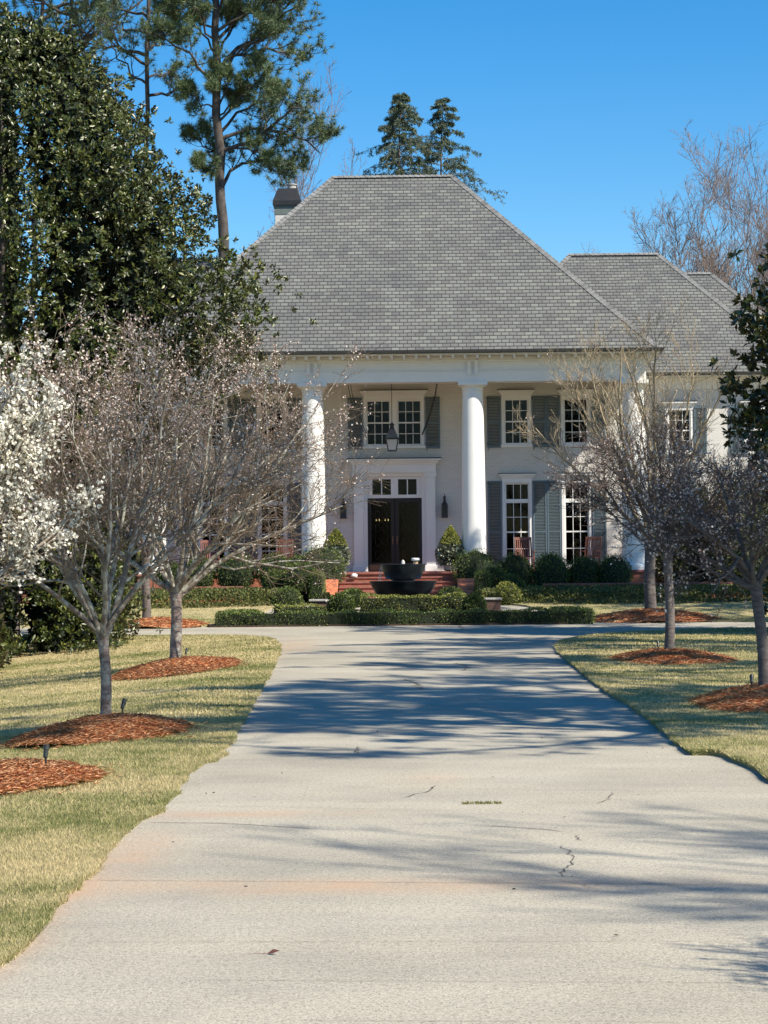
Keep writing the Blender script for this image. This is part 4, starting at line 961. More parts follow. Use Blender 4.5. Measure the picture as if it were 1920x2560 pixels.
# ------------------------------------------------------------------ fountain
fx = at(871, 1255, 63.2); FZ = 0.06
ft = empty('fountain', (fx[0], 63.2, FZ), 'dark bronze two tier bowl fountain in the island', 'fountain')
zl = at(871, 1256.5, 62.3)[2] - FZ; zu = at(871, 1219, 62.5)[2] - FZ
m = MB(); m.lathe([(.45, 0), (.55, .04), (.5, .12), (.42, .2), (.45, zl - .46), (.70, zl - .42), (.80, zl - .34), (.88, zl - .2), (.94, zl - .06), (.97, zl - .02), (.98, zl + .01), (.93, zl + .02), (.88, zl - .05), (.3, zl - .1), (.2, zl - .1)], 0, 0, 48); m.build('basin', MAT['bronze'], ft, True)
m = MB(); m.lathe([(.2, zl - .1), (.24, zl - .05), (.36, zu - .45), (.49, zu - .41), (.56, zu - .30), (.61, zu - .12), (.63, zu - .08), (.64, zu - .02), (.655, zu), (.62, zu + .01), (.58, zu - .05), (.1, zu - .1)], 0, 0, 48); m.build('upper_bowl', MAT['bronze'], ft, True)
m = MB(); m.lathe([(.0, zu - .03), (.59, zu - .03)], 0, 0, 32, False); m.lathe([(.0, zl - .04), (.9, zl - .04)], 0, 0, 32, False); m.build('water', MAT['water'], ft)
m = MB(); m.lathe([(.05, zu - .05), (.055, zu + .05), (.04, zu + .1), (.01, zu + .13)], .0, 0, 12); m.build('water_jet', MAT['frost'], ft, True)
m = MB()
for dx in (-.6, -.56): m.tube([(dx, -.2, zu), (dx - .06, -.23, zu - .12), (dx - .09, -.24, zu - .3), (dx - .1, -.25, zl - .05)], .009, 5)
m.build('water_spill', MAT['frost'], ft)
q = empty('candle_jar', (fx[0] + .36, 63.0, FZ + zu + .0), 'small white lidded jar on the rim of the upper fountain bowl', 'jar')
m = MB(); m.lathe([(.07, 0), (.075, .02), (.075, .09), (.07, .1)], 0, 0, 16); m.build('jar_body', MAT['tan'], q, True)
m = MB(); m.lathe([(.10, .10), (.12, .115), (.12, .16), (.09, .18)], 0, 0, 16); m.build('lid', MAT['mug'], q, True)
sw = at(350 * .3014 / K + 780 / K, (900 + 1752 * .3014) / K, 74.9)
m = MB(); m.lathe([(.10, 0), (.12, .04), (.10, .09), (.05, .12), (.03, .13)], 0, 0, 14); o = m.build('white_rock', MAT['mug'], smooth=True); o.location = (sw[0], 74.95, PF - rise); tag(o, 'small white rounded rock on the left of the top brick step', 'rock')

# ------------------------------------------------------------------ pine straw mounds and spotlights
def straw(c, rx, ry, h, label, n=2600, ln=.14, wd=.004, slope=0.0):
    e = empty('straw_mound', (c[0], c[1], float(terr(c[0], c[1]))), label, 'mulch mound', 'pine straw mounds round the trees')
    z0 = float(terr(c[0], c[1])); ph = rng.uniform(0, 6, 3)
    def hz(x, y):
        th = np.arctan2(y / ry, x / rx); r = np.sqrt((x / rx) ** 2 + (y / ry) ** 2) / (1 + .07 * np.sin(3 * th + ph[0]) + .05 * np.sin(5 * th + ph[1]))
        return h * np.clip(1 - r ** 1.6, -0.12, 1) + .012 * np.sin(x * 9) * np.sin(y * 11 + 1) + terr(x + c[0], y + c[1]) - z0 + .04
    V = []; F = []; nr, na = 12, 40
    for j in range(nr + 1):
        for k in range(na):
            a = 2 * math.pi * k / na; r = 1.03 * j / nr; x = rx * r * math.cos(a); y = ry * r * math.sin(a); V.append((x, y, float(hz(np.array(x), np.array(y)))))
    for j in range(nr):
        for k in range(na): F.append((j * na + k, j * na + (k + 1) % na, (j + 1) * na + (k + 1) % na, (j + 1) * na + k))
    mesh_obj('mound', V, F, MAT['strawbed'], e, True)
    n = int(n * 2.4); a = rng.uniform(0, 2 * np.pi, n); r = np.sqrt(rng.uniform(0, 1.08, n)) + (rng.uniform(0, 1, n) < .12) * rng.exponential(.07, n); X = rx * r * np.cos(a); Yy = ry * r * np.sin(a)
    P = np.stack([X, Yy, hz(X, Yy) + rng.uniform(.0, .02, n)], 1)
    a2 = rng.uniform(0, 2 * np.pi, n); d = np.stack([np.cos(a2), np.sin(a2), rng.normal(0, .22, n)], 1)
    v, f = leaf_cloud(P - d * ln * .5, d, ln * rng.uniform(.5, 1.3, n), wd / ln * 1.3, .2, up=np.array([0, 0, 1.0]))
    fast_obj('straw', v, f, MAT['straw'], e); return e, hz
def spotlight(p, z, lab, rz, tilt=28):
    e = empty('spotlight', (p[0], p[1], z), lab, 'spotlight', 'small garden spotlights on the mounds', R(rz)); e.scale = (.62, .62, .62)
    rx = Matrix.Rotation(R(tilt), 3, 'X')
    m = MB(); m.tube([(0, 0, -.08), (0, 0, .07)], .012, 8); m.build('stake', MAT['black'], e)
    m = MB(); m.lathe([(.02, .0), (.030, .01), (.032, .10), (.037, .105), (.037, .17), (.033, .172), (.028, .15)], 0, 0, 16)
    m.V = [tuple(rx @ Vector(v) + Vector((0, 0.01, .05))) for v in m.V]; m.build('lamp_body', MAT['lampbody'], e, True)
TREES = {}
def site(x, y): p = gr(x, y); return p
s1 = site(-38, 1708); s2 = site(233, 1586); s3 = site(381, 1451); r1 = site(1447, 1430); r2 = site(1657, 1530); f1 = site(316, 1322); f2 = site(1405, 1311)
_, h1 = straw((s1[0] + .0, s1[1] + .15), .88, 1.1, .14, 'pine straw mound cut by the left photo edge nearest the camera', 7000, .11, .003)
_, h2 = straw((s2[0] - .08, s2[1] - .1), 0.86, 1.35, .14, 'pine straw mound round the slender left cherry beside the drive', 7000, .11, .003)
_, h3 = straw((s3[0] + .0, s3[1] - .1), 1.0, 2.1, .17, 'pine straw mound round the thicker trunk cherry left of the drive', 6000, .13, .004)
_, h4 = straw((r1[0], r1[1] - .1), 1.0, 2.2, .16, 'pine straw mound round the cherry standing right of the drive', 5000, .13, .004)
_, h5 = straw((r2[0] + .1, r2[1] - .1), 1.0, 1.7, .22, 'pine straw mound cut by the right photo edge', 5500, .12, .0035)
straw((f1[0] + .5, f1[1] - 1.2), 1.25, 1.9, .2, 'pine straw mound beyond the circle drive on the left', 1800, .2, .01)
straw((f2[0] + .1, f2[1] - .3), 1.9, 2.3, .28, 'shaded pine straw mound beyond the circle drive on the right', 2200, .2, .01)
def spot_at(x, D, c, hz, lab, rz, tilt=28):
    p = at(x, 1500, D); cx = c[0]; cy = c[1]; spotlight(p, float(terr(cx, cy)) + float(hz(np.array(p[0] - cx), np.array(p[1] - cy))) + .04, lab, rz, tilt)
spot_at(98, s1[1] + .15, (s1[0], s1[1] + .15), h1, 'grey spotlight standing on the nearest left mound', 160, 12)
spot_at(264, s2[1] - .0, (s2[0] - .08, s2[1] - .1), h2, 'grey spotlight just right of the slender left cherry trunk', 150)
spot_at(402, s3[1] - .1, (s3[0], s3[1] - .1), h3, 'spotlight right of the thick cherry trunk', 150)
spot_at(1423, r1[1] - .2, (r1[0], r1[1] - .1), h4, 'dark spotlight left of the right cherry trunk', 180)
spot_at(1624, r2[1] - .1, (r2[0] + .1, r2[1] - .1), h5, 'dark spotlight on the mound cut by the right photo edge', 170)

# ------------------------------------------------------------------ trees
def finish(e, groups):
    for nm, parts, mat, k in groups:
        if not parts: continue
        V, F = join([tubes(P, r, k) for P, r in parts]); fast_obj(nm, V, F, mat, e, True)
def pts_on(P, n):
    idx = rng.integers(0, len(P), n); t = rng.uniform(.15, 1, n) * (P.shape[1] - 1); i = np.minimum(t.astype(int), P.shape[1] - 2); f = (t - i)[:, None]
    return P[idx, i] * (1 - f) + P[idx, i + 1] * f
def flowers(C, size, petals=5):
    n = len(C); A = rand_dirs(n); U = nrm(np.cross(A, rng.normal(size=(n, 3)))); W = np.cross(A, U); parts = []
    for k in range(petals):
        a = 2 * math.pi * k / petals; d = U * math.cos(a) + W * math.sin(a) + A * .35
        parts.append(leaf_cloud(C, d, size * .55 * np.ones(n), .85, .1, up=A * 3))
    V = np.stack([p[0].reshape(n, 4, 3) for p in parts], 1).reshape(-1, 3)
    b = (np.arange(n * petals) * 4)[:, None]; F = np.stack([b + [0, 1, 2], b + [0, 2, 3]], 1).reshape(-1, 3); return V, F
def cherry(base, fork, r0, limbs, label, size, bark_m, limb_m, twig_m, bl, nbl, bsize, lv=(7, 7, 6), lean=(0, 0), rtw=.0026, blz=None, up=.22, group='young cherry trees lining the driveway', cat='tree', name='cherry_tree', angs=(25, 60), keep=None, l1=.62):
    e = empty(name, base, label, cat, group)
    k = 9; t = np.linspace(0, 1, k); T = np.stack([lean[0] * t + .012 * np.sin(7 * t + base[0]), lean[1] * t + .01 * np.cos(6 * t), -.1 + (fork + .1) * t], 1)[None]
    TR = (r0 * (1.0 - .18 * t + .35 * np.exp(-t * 14) + .18 * np.exp(-(1 - t) * 10)))[None]
    top = T[0, -1]; L = []; LR = []
    for (az, inc, ln, f) in limbs:
        a = R(az); d = np.array([math.cos(a) * math.sin(R(inc)), math.sin(a) * math.sin(R(inc)), math.cos(R(inc))]); n = 8
        p = [top - np.array([0, 0, .12 * random.random()])]; dd = d.copy()
        for s in range(n): dd = nrm(dd + np.array([0, 0, up / n * 1.6]) + .10 * rng.normal(size=3)); p.append(p[-1] + dd * ln / n)
        L.append(p); LR.append(r0 * f * np.linspace(1, .22, n + 1))
    L = np.array(L); LR = np.array(LR)
    A, AR = grow(L, LR, lv[0], (.22, .95), angs, l1, up, .14, .62, 6, keep=keep)
    B, BR = grow(A, AR, lv[1], (.15, .98), (25, 65), .55, up * .6, .16, .6, 4, keep=keep)
    B2, B2R = grow(L, LR, 6, (.3, 1.0), (30, 70), size * .22, up, .16, .35, 4, absolute=True)
    Cc, CR = grow(np.concatenate([B, B2]), np.concatenate([BR, B2R]), lv[2], (.1, 1.0), (20, 65), size * .085, up * .5, .18, .6, 3, absolute=True)
    BR = np.maximum(BR, rtw * 1.3); B2R = np.maximum(B2R, rtw * 1.3); CR = np.maximum(CR, rtw)
    finish(e, [('trunk', [(T, TR)], bark_m, 14), ('limbs', [(L, LR), (A, AR)], limb_m, 7), ('twigs', [(B, BR), (B2, B2R)], twig_m, 4)])
    V, F = tubes(Cc, CR, 3); fast_obj('fine_twigs', V, F, twig_m, e)
    if nbl:
        allp = np.concatenate([pts_on(Cc, nbl * 3), pts_on(B, nbl)])
        if blz is not None:
            pr = blz(allp); allp = allp[rng.uniform(0, 1, len(allp)) < pr]
        rng.shuffle(allp); allp = allp[:nbl]; allp = allp + rng.normal(size=allp.shape) * .012
        V, F = flowers(allp, bsize); fast_obj('blossoms', V, F, bl, e)
    nb = 1800; C_ = pts_on(Cc, nb); v, f = leaf_cloud(C_, rng.normal(size=(nb, 3)), bsize * .5 * rng.uniform(.5, 1, nb), .5); fast_obj('buds', v, f, MAT['bud'], e)
    return e
lim = lambda n, inc, ln, f, off=0: [(off + 360 * k / n + random.uniform(-15, 15), random.uniform(*inc), random.uniform(*ln), random.uniform(*f)) for k in range(n)]
# left trees
w1 = gr(-100, 1700)
cherry(w1, 1.45, .075, [(60, 16, 2.0, .6), (10, 22, 1.8, .55), (-30, 22, 1.9, .6), (120, 30, 2.0, .5), (200, 35, 2.0, .5), (270, 20, 1.6, .45), (330, 12, 2.0, .5), (20, 40, 1.3, .45), (0, 14, 2.1, .5)], 'cherry tree covered in white blossom at the left photo edge', 1.5, MAT['cherrybark'], MAT['limbbark'], MAT['twig'], MAT['blossomw'], 13000, .034, (7, 7, 7), rtw=.0022, l1=.36, up=.4, keep=lambda p: p[:, 0] < 1.05 + .15 * (p[:, 2] < 2.6))
cherry(s2, 1.0, .062, [(180, 28, 2.7, .55), (205, 42, 2.3, .5), (150, 36, 2.5, .5), (90, 14, 2.8, .5), (20, 22, 2.8, .6), (-15, 32, 2.4, .6), (-60, 24, 2.5, .5), (240, 20, 2.7, .5), (60, 36, 2.4, .45), (275, 38, 2.2, .45)], 'slender cherry with pale bark and sparse pink blossom on the left lawn', 2.8, MAT['cherrybark'], MAT['limbbark'], MAT['twig'], MAT['blossomp'], 4800, .028, (8, 7, 6), rtw=.0022, lean=(-.04, 0), blz=lambda p: .12 + .88 * sm(2.4, 3.8, p[:, 2]), l1=.5)
cherry(s3, 1.32, .105, [(0, 52, 3.2, .5), (12, 46, 3.4, .5), (-20, 36, 3.6, .5), (40, 24, 3.7, .45), (100, 28, 3.5, .45), (150, 38, 3.4, .5), (180, 46, 3.0, .5), (205, 30, 3.4, .45), (250, 34, 3.2, .45), (300, 42, 3.2, .5), (330, 20, 3.7, .45), (355, 48, 3.0, .4)], 'wide cherry with lichen grey forked limbs left of the drive, before the porch', 4.0, MAT['cherrybark'], MAT['limbbark'], MAT['twig'], MAT['blossomp'], 6200, .034, (8, 7, 7), rtw=.0028, keep=lambda p: p[:, 2] > 1.25, blz=lambda p: .12 + .88 * sm(3.0, 5.0, p[:, 2]))
# right trees
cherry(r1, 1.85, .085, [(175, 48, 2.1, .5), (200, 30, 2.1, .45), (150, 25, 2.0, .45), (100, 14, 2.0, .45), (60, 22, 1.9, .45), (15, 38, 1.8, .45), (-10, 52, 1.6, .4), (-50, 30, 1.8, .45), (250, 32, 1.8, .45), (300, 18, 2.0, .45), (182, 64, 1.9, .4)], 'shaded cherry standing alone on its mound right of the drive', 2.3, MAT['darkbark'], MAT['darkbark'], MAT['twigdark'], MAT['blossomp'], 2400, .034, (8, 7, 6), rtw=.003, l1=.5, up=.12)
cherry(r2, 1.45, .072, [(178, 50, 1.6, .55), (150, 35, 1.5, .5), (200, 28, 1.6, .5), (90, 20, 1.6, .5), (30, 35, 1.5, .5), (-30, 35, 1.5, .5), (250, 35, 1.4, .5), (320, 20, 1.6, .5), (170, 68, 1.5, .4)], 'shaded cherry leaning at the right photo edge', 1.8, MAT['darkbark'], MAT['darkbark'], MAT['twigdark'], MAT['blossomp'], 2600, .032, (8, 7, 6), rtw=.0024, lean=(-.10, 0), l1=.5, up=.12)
cherry((4.95, 7.6, 0), 1.5, .08, lim(9, (12, 45), (1.3, 1.9), (.45, .6)), 'cherry right of the near drive whose branches shade the concrete', 2.0, MAT['darkbark'], MAT['darkbark'], MAT['twigdark'], MAT['blossomp'], 1200, .04, (7, 7, 5), rtw=.004)
# taller bare young trees beyond the circle
cherry(f1, 1.9, .13, lim(7, (18, 45), (3.2, 4.2), (.4, .5)), 'small tree beyond the circle drive on the left, behind the magnolia', 3.5, MAT['darkbark'], MAT['darkbark'], MAT['twig'], MAT['blossomp'], 1200, .05, (6, 6, 5), rtw=.004, group='young bare trees beyond the circle drive')
cherry(f2, 2.3, .17, [(180, 52, 4.6, .42), (190, 36, 5.0, .42), (150, 28, 5.2, .42), (100, 14, 5.8, .4), (60, 22, 5.6, .42), (10, 30, 5.2, .42), (-30, 36, 4.8, .4), (250, 26, 5.0, .42), (300, 16, 5.6, .4), (170, 18, 5.6, .4)], 'tall bare tree with tan upright twigs before the right corner column', 4.2, MAT['darkbark'], MAT['twigtan'], MAT['twigtan'], MAT['blossomp'], 500, .05, (6, 5, 5), rtw=.0048, up=.5, group='young bare trees beyond the circle drive', name='bare_tree', angs=(18, 42), l1=.45)

# magnolias
def magnolia(base, prof, label, n, leaf, group=None, per=13, core=True, trunk_r=.28):
    e = empty('magnolia_tree', base, label, 'tree', group)
    zs = np.array([p[0] for p in prof]); rs = np.array([p[1] for p in prof]); zt = zs[-1]; ph = rng.uniform(0, 6, 10)
    def rad(z, th):
        r = np.interp(z, zs, rs)
        return r * (1 + .09 * np.sin(3 * th + ph[0] + z * .6) + .08 * np.sin(5 * th + ph[1] - z * 1.1) + .07 * np.sin(2 * th + ph[2] + z * 2.1) + .05 * np.sin(7 * th + z * 3.3 + ph[3]))
    w_ = np.interp(np.linspace(0, zt, 400), zs, rs) + .25; cdf = np.cumsum(w_) / w_.sum()
    z = np.interp(rng.uniform(0, 1, n), cdf, np.linspace(0, zt, 400)); th = rng.uniform(0, 2 * np.pi, n)
    # foliage gathered into boughs
    nb = int(n / 20); bz = np.interp(rng.uniform(0, 1, nb), cdf, np.linspace(0, zt, 400)); bt = rng.uniform(0, 2 * np.pi, nb)
    own = rng.integers(0, nb, n); fr = rad(bz[own], bt[own]) * rng.uniform(.80, 1.02, nb)[own]
    Bc = np.stack([fr * np.cos(bt[own]), fr * np.sin(bt[own]), bz[own]], 1) + rng.normal(size=(n, 3)) * np.array([.30, .30, .24]) * (.55 + .045 * zt)
    q = rng.uniform(0, 1, n) < .5; rr = rad(z, th) * (1 - .35 * rng.uniform(0, 1, n) ** 2)
    Bc[q] = np.stack([rr * np.cos(th), rr * np.sin(th), z], 1)[q]; Bc[:, 2] = np.clip(Bc[:, 2], .08, None)
    out = nrm(Bc * np.array([1, 1, 0]) + 1e-6) + np.array([0, 0, .7]) + .35 * rng.normal(size=(n, 3))
    idx = np.repeat(np.arange(n), per); D = nrm(out)[idx] * .55 + rand_dirs(n * per)
    C = Bc[idx] + .03 * rng.normal(size=(n * per, 3))
    V, F = leaf_cloud(C, D, leaf * rng.uniform(.65, 1.25, n * per), .46, .22, up=nrm(out)[idx] * 1.5); fast_obj('foliage', V, F, MAT['magnolia'], e)
    k = 12; t = np.linspace(0, 1, k); T = np.stack([.05 * np.sin(5 * t), .05 * np.cos(4 * t), zt * .93 * t], 1)[None]; TR = (trunk_r * (1 - .9 * t))[None]
    L, LR = grow(T, TR, 70, (.05, .97), (55, 85), 1.0, .25, .08, .45, 5, absolute=True); sc = np.interp(L[:, 0, 2], zs, rs) * .85
    L = L[:, :1] + (L - L[:, :1]) * sc[:, None, None]
    finish(e, [('trunk', [(T, TR)], MAT['darkbark'], 12), ('limbs', [(L, LR * .6)], MAT['darkbark'], 6)])
    if core:
        Vv = []; nz, na = 16, 14
        for j in range(nz + 1):
            for a in range(na): zz = .1 + (zt * .96 - .1) * j / nz; th_ = 2 * math.pi * a / na; r = float(rad(zz, th_)) * .62; Vv.append((r * math.cos(th_), r * math.sin(th_), zz))
        Ff = [(j * na + a, j * na + (a + 1) % na, (j + 1) * na + (a + 1) % na, (j + 1) * na + a) for j in range(nz) for a in range(na)]
        C2 = np.array(Vv); n2 = 40000 if zt > 13 else 9000; ii = rng.integers(0, len(C2), n2); P = C2[ii] * rng.uniform(.8, 1.25, n2)[:, None] ; P[:, 2] = C2[ii][:, 2] + rng.normal(0, .4, n2); P[:, 2] = np.clip(P[:, 2], .1, zt * .95)
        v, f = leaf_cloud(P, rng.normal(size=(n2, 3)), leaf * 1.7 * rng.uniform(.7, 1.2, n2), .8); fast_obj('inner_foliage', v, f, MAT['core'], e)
    return e
mb = (-8.7, 50.5, float(terr(-8.6, 50.5)))
magnolia(mb, [(0, 2.6), (1, 2.9), (2.5, 2.8), (4.2, 3.0), (5.4, 4.1), (6.4, 5.3), (7.3, 5.5), (8.6, 4.9), (10.3, 4.2), (12, 3.5), (12.9, 2.7), (13.9, 1.6), (14.7, .2)], 'huge glossy dark green magnolia filling the upper left', 17500, .12, per=13)
mb2 = (-10.2, 44.0, float(terr(-10.2, 44.0)))
magnolia(mb2, [(0, 1.9), (.8, 2.4), (2, 2.3), (3, 1.5), (3.6, .3)], 'low big leaved magnolia bush at the left edge of the lawn', 1300, .17, core=True, trunk_r=.12)
bx = (11.35, 48.5, 0.0)
magnolia(bx, [(0, 2.5), (.8, 2.9), (2.5, 2.5), (4.0, 3.1), (6.0, 3.1), (7.5, 2.7), (9.0, 2.0), (10.4, 1.2), (11.8, .3)], 'dark shaded magnolia with large leaves at the right photo edge', 4200, .19, trunk_r=.2)

# evergreen shrubs before the right wing
for i, (x, yt_, D, hw, lab) in enumerate(((1475, 1040, 78.5, 78, 'tall dark evergreen shrub against the right wing, left of two'), (1590, 1030, 77.5, 80, 'tall dark evergreen shrub against the right wing, nearest the photo edge'), (330, 1060, 80, 60, 'evergreen shrub at the left end of the porch'))):
    t = at(x, yt_, D); shrub('evergreen_shrub', (t[0], D, .36), hw * K * D / FPX, 1.1, t[2] - .36, MAT['magnolia'] if i < 2 else MAT['boxwood'], lab, n=5500, leaf=.11, lump=.16, group='tall evergreen shrubs round the house')

# pines
def tufts(P, n_need, ln, wd, dirs):
    n = len(P); idx = np.repeat(np.arange(n), n_need); D = nrm(dirs[idx] * .55 + rand_dirs(n * n_need)); C = P[idx]
    S = nrm(np.cross(D, rng.normal(size=D.shape))) * wd; L = (ln * rng.uniform(.7, 1.2, len(C)))[:, None]
    V = np.stack([C - S, C + S, C + D * L], 1).reshape(-1, 3); return V, np.arange(len(V)).reshape(-1, 3)
def pine(base, trunkpts, rb, rt, limbs, label, group, n2=9, n3=5, need=26, ln=.27, wd=.011, l2=.46, name='pine_tree'):
    e = empty(name, base, label, 'tree', group); b = np.array(base)
    T = (np.array(trunkpts) - b)[None]; k = T.shape[1]; TR = np.linspace(rb, rt, k)[None]
    t = np.linspace(0, k - 1, 24); i = np.minimum(t.astype(int), k - 2); f = (t - i)[:, None]; T = (T[0, i] * (1 - f) + T[0, i + 1] * f)[None]; TR = np.interp(t, np.arange(k), TR[0])[None]
    T[0, 1:-1, :2] += rng.normal(size=(22, 2)) * .04
    Ls = []
    for lp in limbs:
        p = np.array(lp) - b; kk = len(p); t = np.linspace(0, kk - 1, 8); i = np.minimum(t.astype(int), kk - 2); f = (t - i)[:, None]; q = p[i] * (1 - f) + p[i + 1] * f
        q[1:-1] += rng.normal(size=(6, 3)) * .09; Ls.append(q)
    L = np.array(Ls); Ll = np.linalg.norm(L[:, -1] - L[:, 0], axis=1); LR = (.02 + .017 * Ll)[:, None] * np.linspace(1, .3, 8)[None]
    A, AR = grow(L, LR, n2, (.3, 1.0), (25, 70), l2, .35, .15, .5, 4); AR = np.maximum(AR, .012)
    B, BR = grow(A, AR, n3, (.2, 1.0), (20, 60), .55, .5, .15, .6, 2); BR = np.maximum(BR, .008)
    finish(e, [('trunk', [(T, TR)], MAT['pinebark'], 10), ('limbs', [(L, LR), (A, AR)], MAT['pinebark'], 5), ('twigs', [(B, BR)], MAT['pinebark'], 3)])
    P = np.concatenate([B[:, -1], A[:, -1], B[:, 1]]); D = np.concatenate([nrm(B[:, -1] - B[:, 0]), nrm(A[:, -1] - A[:, 0]), nrm(B[:, -1] - B[:, 0])])
    V, F = tufts(P, need, ln, wd, D); fast_obj('needles', V, F, MAT['pineneedle'], e); return e
PD = 88.0
def A3(x, y, dy=0): return at(x, y, PD + dy)
b0 = A3(488, 1300); b0[2] = .36
tp = [b0, A3(484, 600), A3(480, 450), A3(474, 300), A3(470, 150), A3(462, 0), A3(456, -120), A3(452, -200)]
lm = [[(470, 178), (430, 140), (390, 105), (330, 70)], [(470, 165), (520, 100), (585, 40), (640, 15)], [(471, 178), (520, 112), (590, 112), (668, 132)], [(473, 290), (520, 235), (575, 225), (600, 215)],
      [(474, 262), (530, 200), (560, 185), (545, 165)], [(476, 300), (560, 280), (640, 290), (690, 330)], [(480, 405), (500, 360), (560, 345), (650, 365)], [(476, 330), (560, 300), (610, 250), (655, 235)],
      [(472, 240), (430, 215), (400, 200)], [(468, 110), (440, 40), (415, -10)], [(466, 90), (520, 20), (590, -30)], [(464, 60), (410, 30), (365, 20)], [(474, 345), (450, 330), (435, 300)], [(478, 350), (455, 370), (430, 355)],
      [(462, 20), (500, -40), (560, -80)], [(460, 0), (420, -50), (380, -90)], [(472, 230), (500, 190), (480, 165), (450, 160)], [(473, 250), (500, 215), (520, 190)], [(468, 130), (500, 60), (520, 20)], [(470, 150), (540, 90), (620, 70)], [(474, 320), (540, 320), (600, 350)], [(466, 70), (560, 10), (620, -20)], [(468, 120), (430, 60), (390, 60)]]
lims = []
for q in lm:
    dy = rng.uniform(-2.2, 2.2); lims.append([A3(x, y, dy * i / (len(q) - 1)) for i, (x, y) in enumerate(q)])
pine(tuple(b0), tp, .25, .10, lims, 'tall pine with dark curved limbs rising right of the big magnolia', 'pine trees behind the house', n2=12, n3=7, l2=.42, need=32)
def generic_pine(x, D, H, crown0, rad, label, group, xb=None, nl=26, need=20, **k):
    p = at(x, 600, D) if xb is None else np.array([xb, D, 0]); b = np.array([p[0], D, 0.3]); lean = rng.normal(size=2) * .5
    tp = [b + np.array([lean[0] * t, lean[1] * t, H * t]) for t in np.linspace(0, 1, 6)]
    ls = []
    for i in range(nl):
        z = crown0 + (H - crown0) * (i + random.random()) / nl; a = random.uniform(0, 6.283); r = rad * (.45 + .75 * math.sin(math.pi * min(1, .15 + .85 * (z - crown0) / (H - crown0)))) * random.uniform(.6, 1.1); t = z / H
        s = b + np.array([lean[0] * t, lean[1] * t, z]); d = np.array([math.cos(a), math.sin(a), 0]); ls.append([s, s + d * r * .5 + (0, 0, .15 * r), s + d * r + (0, 0, .5 * r)])
    return pine(tuple(b), tp, .17, .06, ls, label, group, need=need, **k)
PG = 'pine trees behind the house'
generic_pine(185, 93, 33, 23, 3.6, 'thin pine trunk rising just above the magnolia top', PG, n2=7, n3=4)
generic_pine(308, 90, 31, 20.5, 3.2, 'pine with drooping boughs between the magnolia top and the tall pine', PG, n2=7, n3=4)
generic_pine(45, 96, 34, 22, 4.4, 'pine crown filling the top left corner behind the magnolia', PG, n2=7, n3=4)
# deodar cedars
def cedar(x, ytop, D, H, rbase, label, dense=1.0):
    t = at(x, ytop, D); b = np.array([t[0], D, .3]); e = empty('cedar_tree', tuple(b), label, 'tree', 'cedars behind the ridge'); Ht = t[2] - .3
    k = 14; s = np.linspace(0, 1, k); T = np.stack([.12 * np.sin(s * 6), .1 * np.cos(s * 5), Ht * s], 1)[None]; T[0, -1, 0] += .1; TR = (.26 * (1 - .96 * s))[None]
    n = int(165 * dense); L = np.zeros((n, 6, 3)); 
    for i in range(n):
        u = (i + rng.uniform()) / n; z = Ht - H * u ** 1.05; a = i * 2.399 + rng.uniform(-.5, .5); r = rbase * (.06 + .94 * u ** .95) * rng.uniform(.4, 1.12); d = np.array([math.cos(a), math.sin(a), 0])
        for j in range(6): w_ = j / 5; L[i, j] = np.array([0, 0, z]) + d * r * w_ + np.array([0, 0, r * (.32 * w_ - .42 * w_ * w_)])
    LR = np.full((n, 1), .022) * np.linspace(1, .3, 6)[None]
    A, AR = grow(L, LR, 9, (.15, 1.0), (35, 75), .30, -.5, .12, .6, 3, flat=.5); AR = np.maximum(AR, .006)
    finish(e, [('trunk', [(T, TR)], MAT['darkbark'], 8), ('limbs', [(L, LR), (A, AR)], MAT['darkbark'], 4)])
    nn = int(38000 * dense); C = np.concatenate([pts_on(A, nn), pts_on(L, nn // 3)]); m_ = len(C)
    v, f = leaf_cloud(C, rng.normal(size=(m_, 3)) * .7 + (0, 0, -.55), rng.uniform(.09, .2, m_), .22); fast_obj('needles', v, f, MAT['cedar'], e); return e
cedar(866, 203, 104, 11.5, 6.8, 'left and wider of two cedar tops rising over the roof ridge')
cedar(956, 213, 106, 13, 6.6, 'right and thinner cedar top over the right end of the ridge', .75)
# bare background trees
def bare(x, ytop, D, spread, label, pos=None, grp='leafless trees behind the house', lv=(9, 7, 6, 5), lean=0, r0=.22, crown0=.45, rt=.012):
    t = at(x, ytop, D); b = np.array([t[0], D, .3]); H = t[2] - .3 - spread * .95
    if pos: b = np.array([pos[0], pos[1], 0.]); H = pos[2]
    e = empty('bare_tree', tuple(b), label, 'tree', grp)
    k = 10; s = np.linspace(0, 1, k); T = np.stack([lean * s + .25 * np.sin(s * 4 + x), .2 * np.cos(s * 5), H * .93 * s], 1)[None]; TR = (r0 * (1 - .85 * s))[None]
    A, AR = grow(T, TR, lv[0], (crown0, .98), (18, 48), spread, .52, .10, .6, 6, absolute=True)
    B, BR = grow(A, AR, lv[1], (.15, .98), (22, 50), .50, .35, .12, .6, 5)
    C, CR = grow(B, BR, lv[2], (.1, 1), (25, 55), .5, .25, .14, .6, 4)
    D_, DR = grow(C, CR, lv[3], (.1, 1), (25, 60), .55, .15, .16, .6, 3)
    cl = H * 1.0
    BR = np.maximum(BR, rt * 1.2); CR = np.maximum(CR, rt * .8); DR = np.maximum(DR, rt * .55)
    finish(e, [('trunk', [(T, TR)], MAT['darkbark'], 8), ('limbs', [(A, AR), (B, BR)], MAT['twiggrey'], 5)])
    V, F = join([tubes(C, CR, 3), tubes(D_, DR, 3)]); fast_obj('twigs', V, F, MAT['twiggrey'], e)
    return e
bare(1462, 365, 112, 6.4, 'leafless tree with a rounded grey crown left of the taller pair', lv=(18, 8, 7, 6))
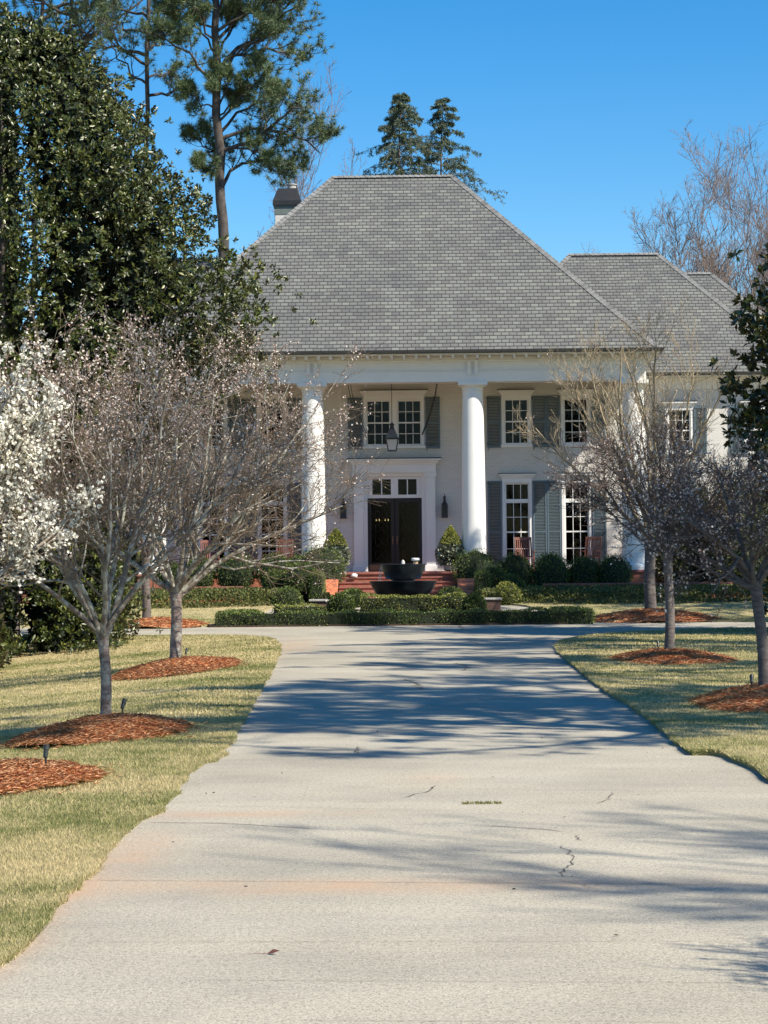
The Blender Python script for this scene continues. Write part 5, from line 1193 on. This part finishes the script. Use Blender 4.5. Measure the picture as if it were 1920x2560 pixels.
bare(1595, 305, 116, 7.6, 'tallest leafless tree above the right wing roof', lv=(20, 8, 7, 6))
bare(1680, 300, 112, 7.6, 'leafless tree crossing the right photo edge', lv=(20, 8, 7, 6))
bare(1320, 440, 118, 3.6, 'small leafless treetop just above the right wing ridge', lv=(7, 6, 5, 4), rt=.01)
bare(1545, 440, 104, 5.0, 'brownish leafless tree low behind the right wing', lv=(12, 7, 6, 5))
bare(577, 150, 98, 5.0, 'thin leafless tree between the tall pine and the roof', lv=(10, 6, 6, 4), rt=.010, lean=.6, r0=.13, crown0=.4)
bare(672, 215, 102, 3.6, 'wispy leafless treetop left of the roof ridge', lv=(9, 6, 6, 4), rt=.009, lean=.8, r0=.12, crown0=.5)
bare(752, 300, 104, 2.6, 'low leafless treetop left of the two cedars', lv=(9, 6, 5, 4), rt=.009, r0=.12, crown0=.7)

# trees standing right of the frame: their shade falls over the drive and the right lawn
SG = 'tall pines right of the driveway'
for i, (xx, yy, H, c0, rad, nl, lab) in enumerate(((11.5, 16.0, 15, 8.5, 3.8, 34, 'pine right of the driveway nearest the gate'), (15.5, 19.0, 18, 11, 3.6, 30, 'pine right of the driveway, taller and set back behind the nearest'),
        (14.0, 27.0, 15, 8.5, 2.8, 18, 'pine on the right lawn level with the first cherry'), (17.0, 34.0, 18, 9.5, 3.4, 24, 'pine on the right lawn level with the second cherry'),
        (13.0, 39.0, 12, 7.0, 2.4, 16, 'short pine on the right lawn before the right magnolia'), (16.0, 46.5, 17, 9.0, 3.6, 30, 'pine on the right lawn behind the right magnolia'), (21.0, 52.0, 20, 9.0, 4.2, 34, 'tall pine where the circle drive leaves to the right'),
        (17.3, 66.6, 15, 10.0, 3.8, 60, 'tall pine before the right wing, nearer the drive'), (20.8, 62.5, 18, 10.0, 3.8, 50, 'tall pine before the right wing, farther from the drive'))):
    generic_pine(0, yy, H, c0, rad, lab, SG, xb=xx, nl=nl, need=12, n2=8, n3=4, wd=.02)
bare(0, 0, 5, 4.0, 'leafless tree beside the gate right of the driveway', pos=(13.6, 4.6, 13.0), grp='tall pines right of the driveway', lv=(10, 6, 5, 4), crown0=.75)
# leaf bits on the concrete and woods beyond the grounds
n = 70; C = np.stack([rng.uniform(-1.5, 3, n), rng.uniform(8, 30, n), np.full(n, .006)], 1)
v, f = leaf_cloud(C, rng.normal(size=(n, 3)) * (1, 1, .15), rng.uniform(.01, .03, n), .5, up=np.array([0, 0, 1.0])); tag(fast_obj('leaf_litter', v, f, MAT['crack']), 'dark specks of leaf and twig litter scattered on the driveway', 'litter', kind='stuff')
n = 1500; X = rng.uniform(-110, 110, n); Yw = rng.uniform(125, 150, n); H = rng.uniform(6, 10.5, n); P = np.stack([np.stack([X + rng.normal(0, .3, n) * q, Yw + rng.normal(0, .3, n) * q, -1.6 + (H + 1.6) * q], 1) for q in (0, .4, .7, 1)], 1)
A, AR = grow(P, np.full((n, 1), .10) * np.linspace(1, .2, 4)[None], 8, (.2, .95), (25, 60), 2.6, .3, .15, .6, 3, absolute=True)
V1 = join([tubes(P, np.full((n, 1), .10) * np.linspace(1, .2, 4)[None], 4), tubes(A, np.maximum(AR, .015), 3)])
tag(fast_obj('distant_woods', V1[0], V1[1], MAT['darkbark']), 'leafless woods beyond the grounds', 'woods', kind='stuff')
print('faces', sum(len(o.data.polygons) for o in scene.objects if o.type == 'MESH'))
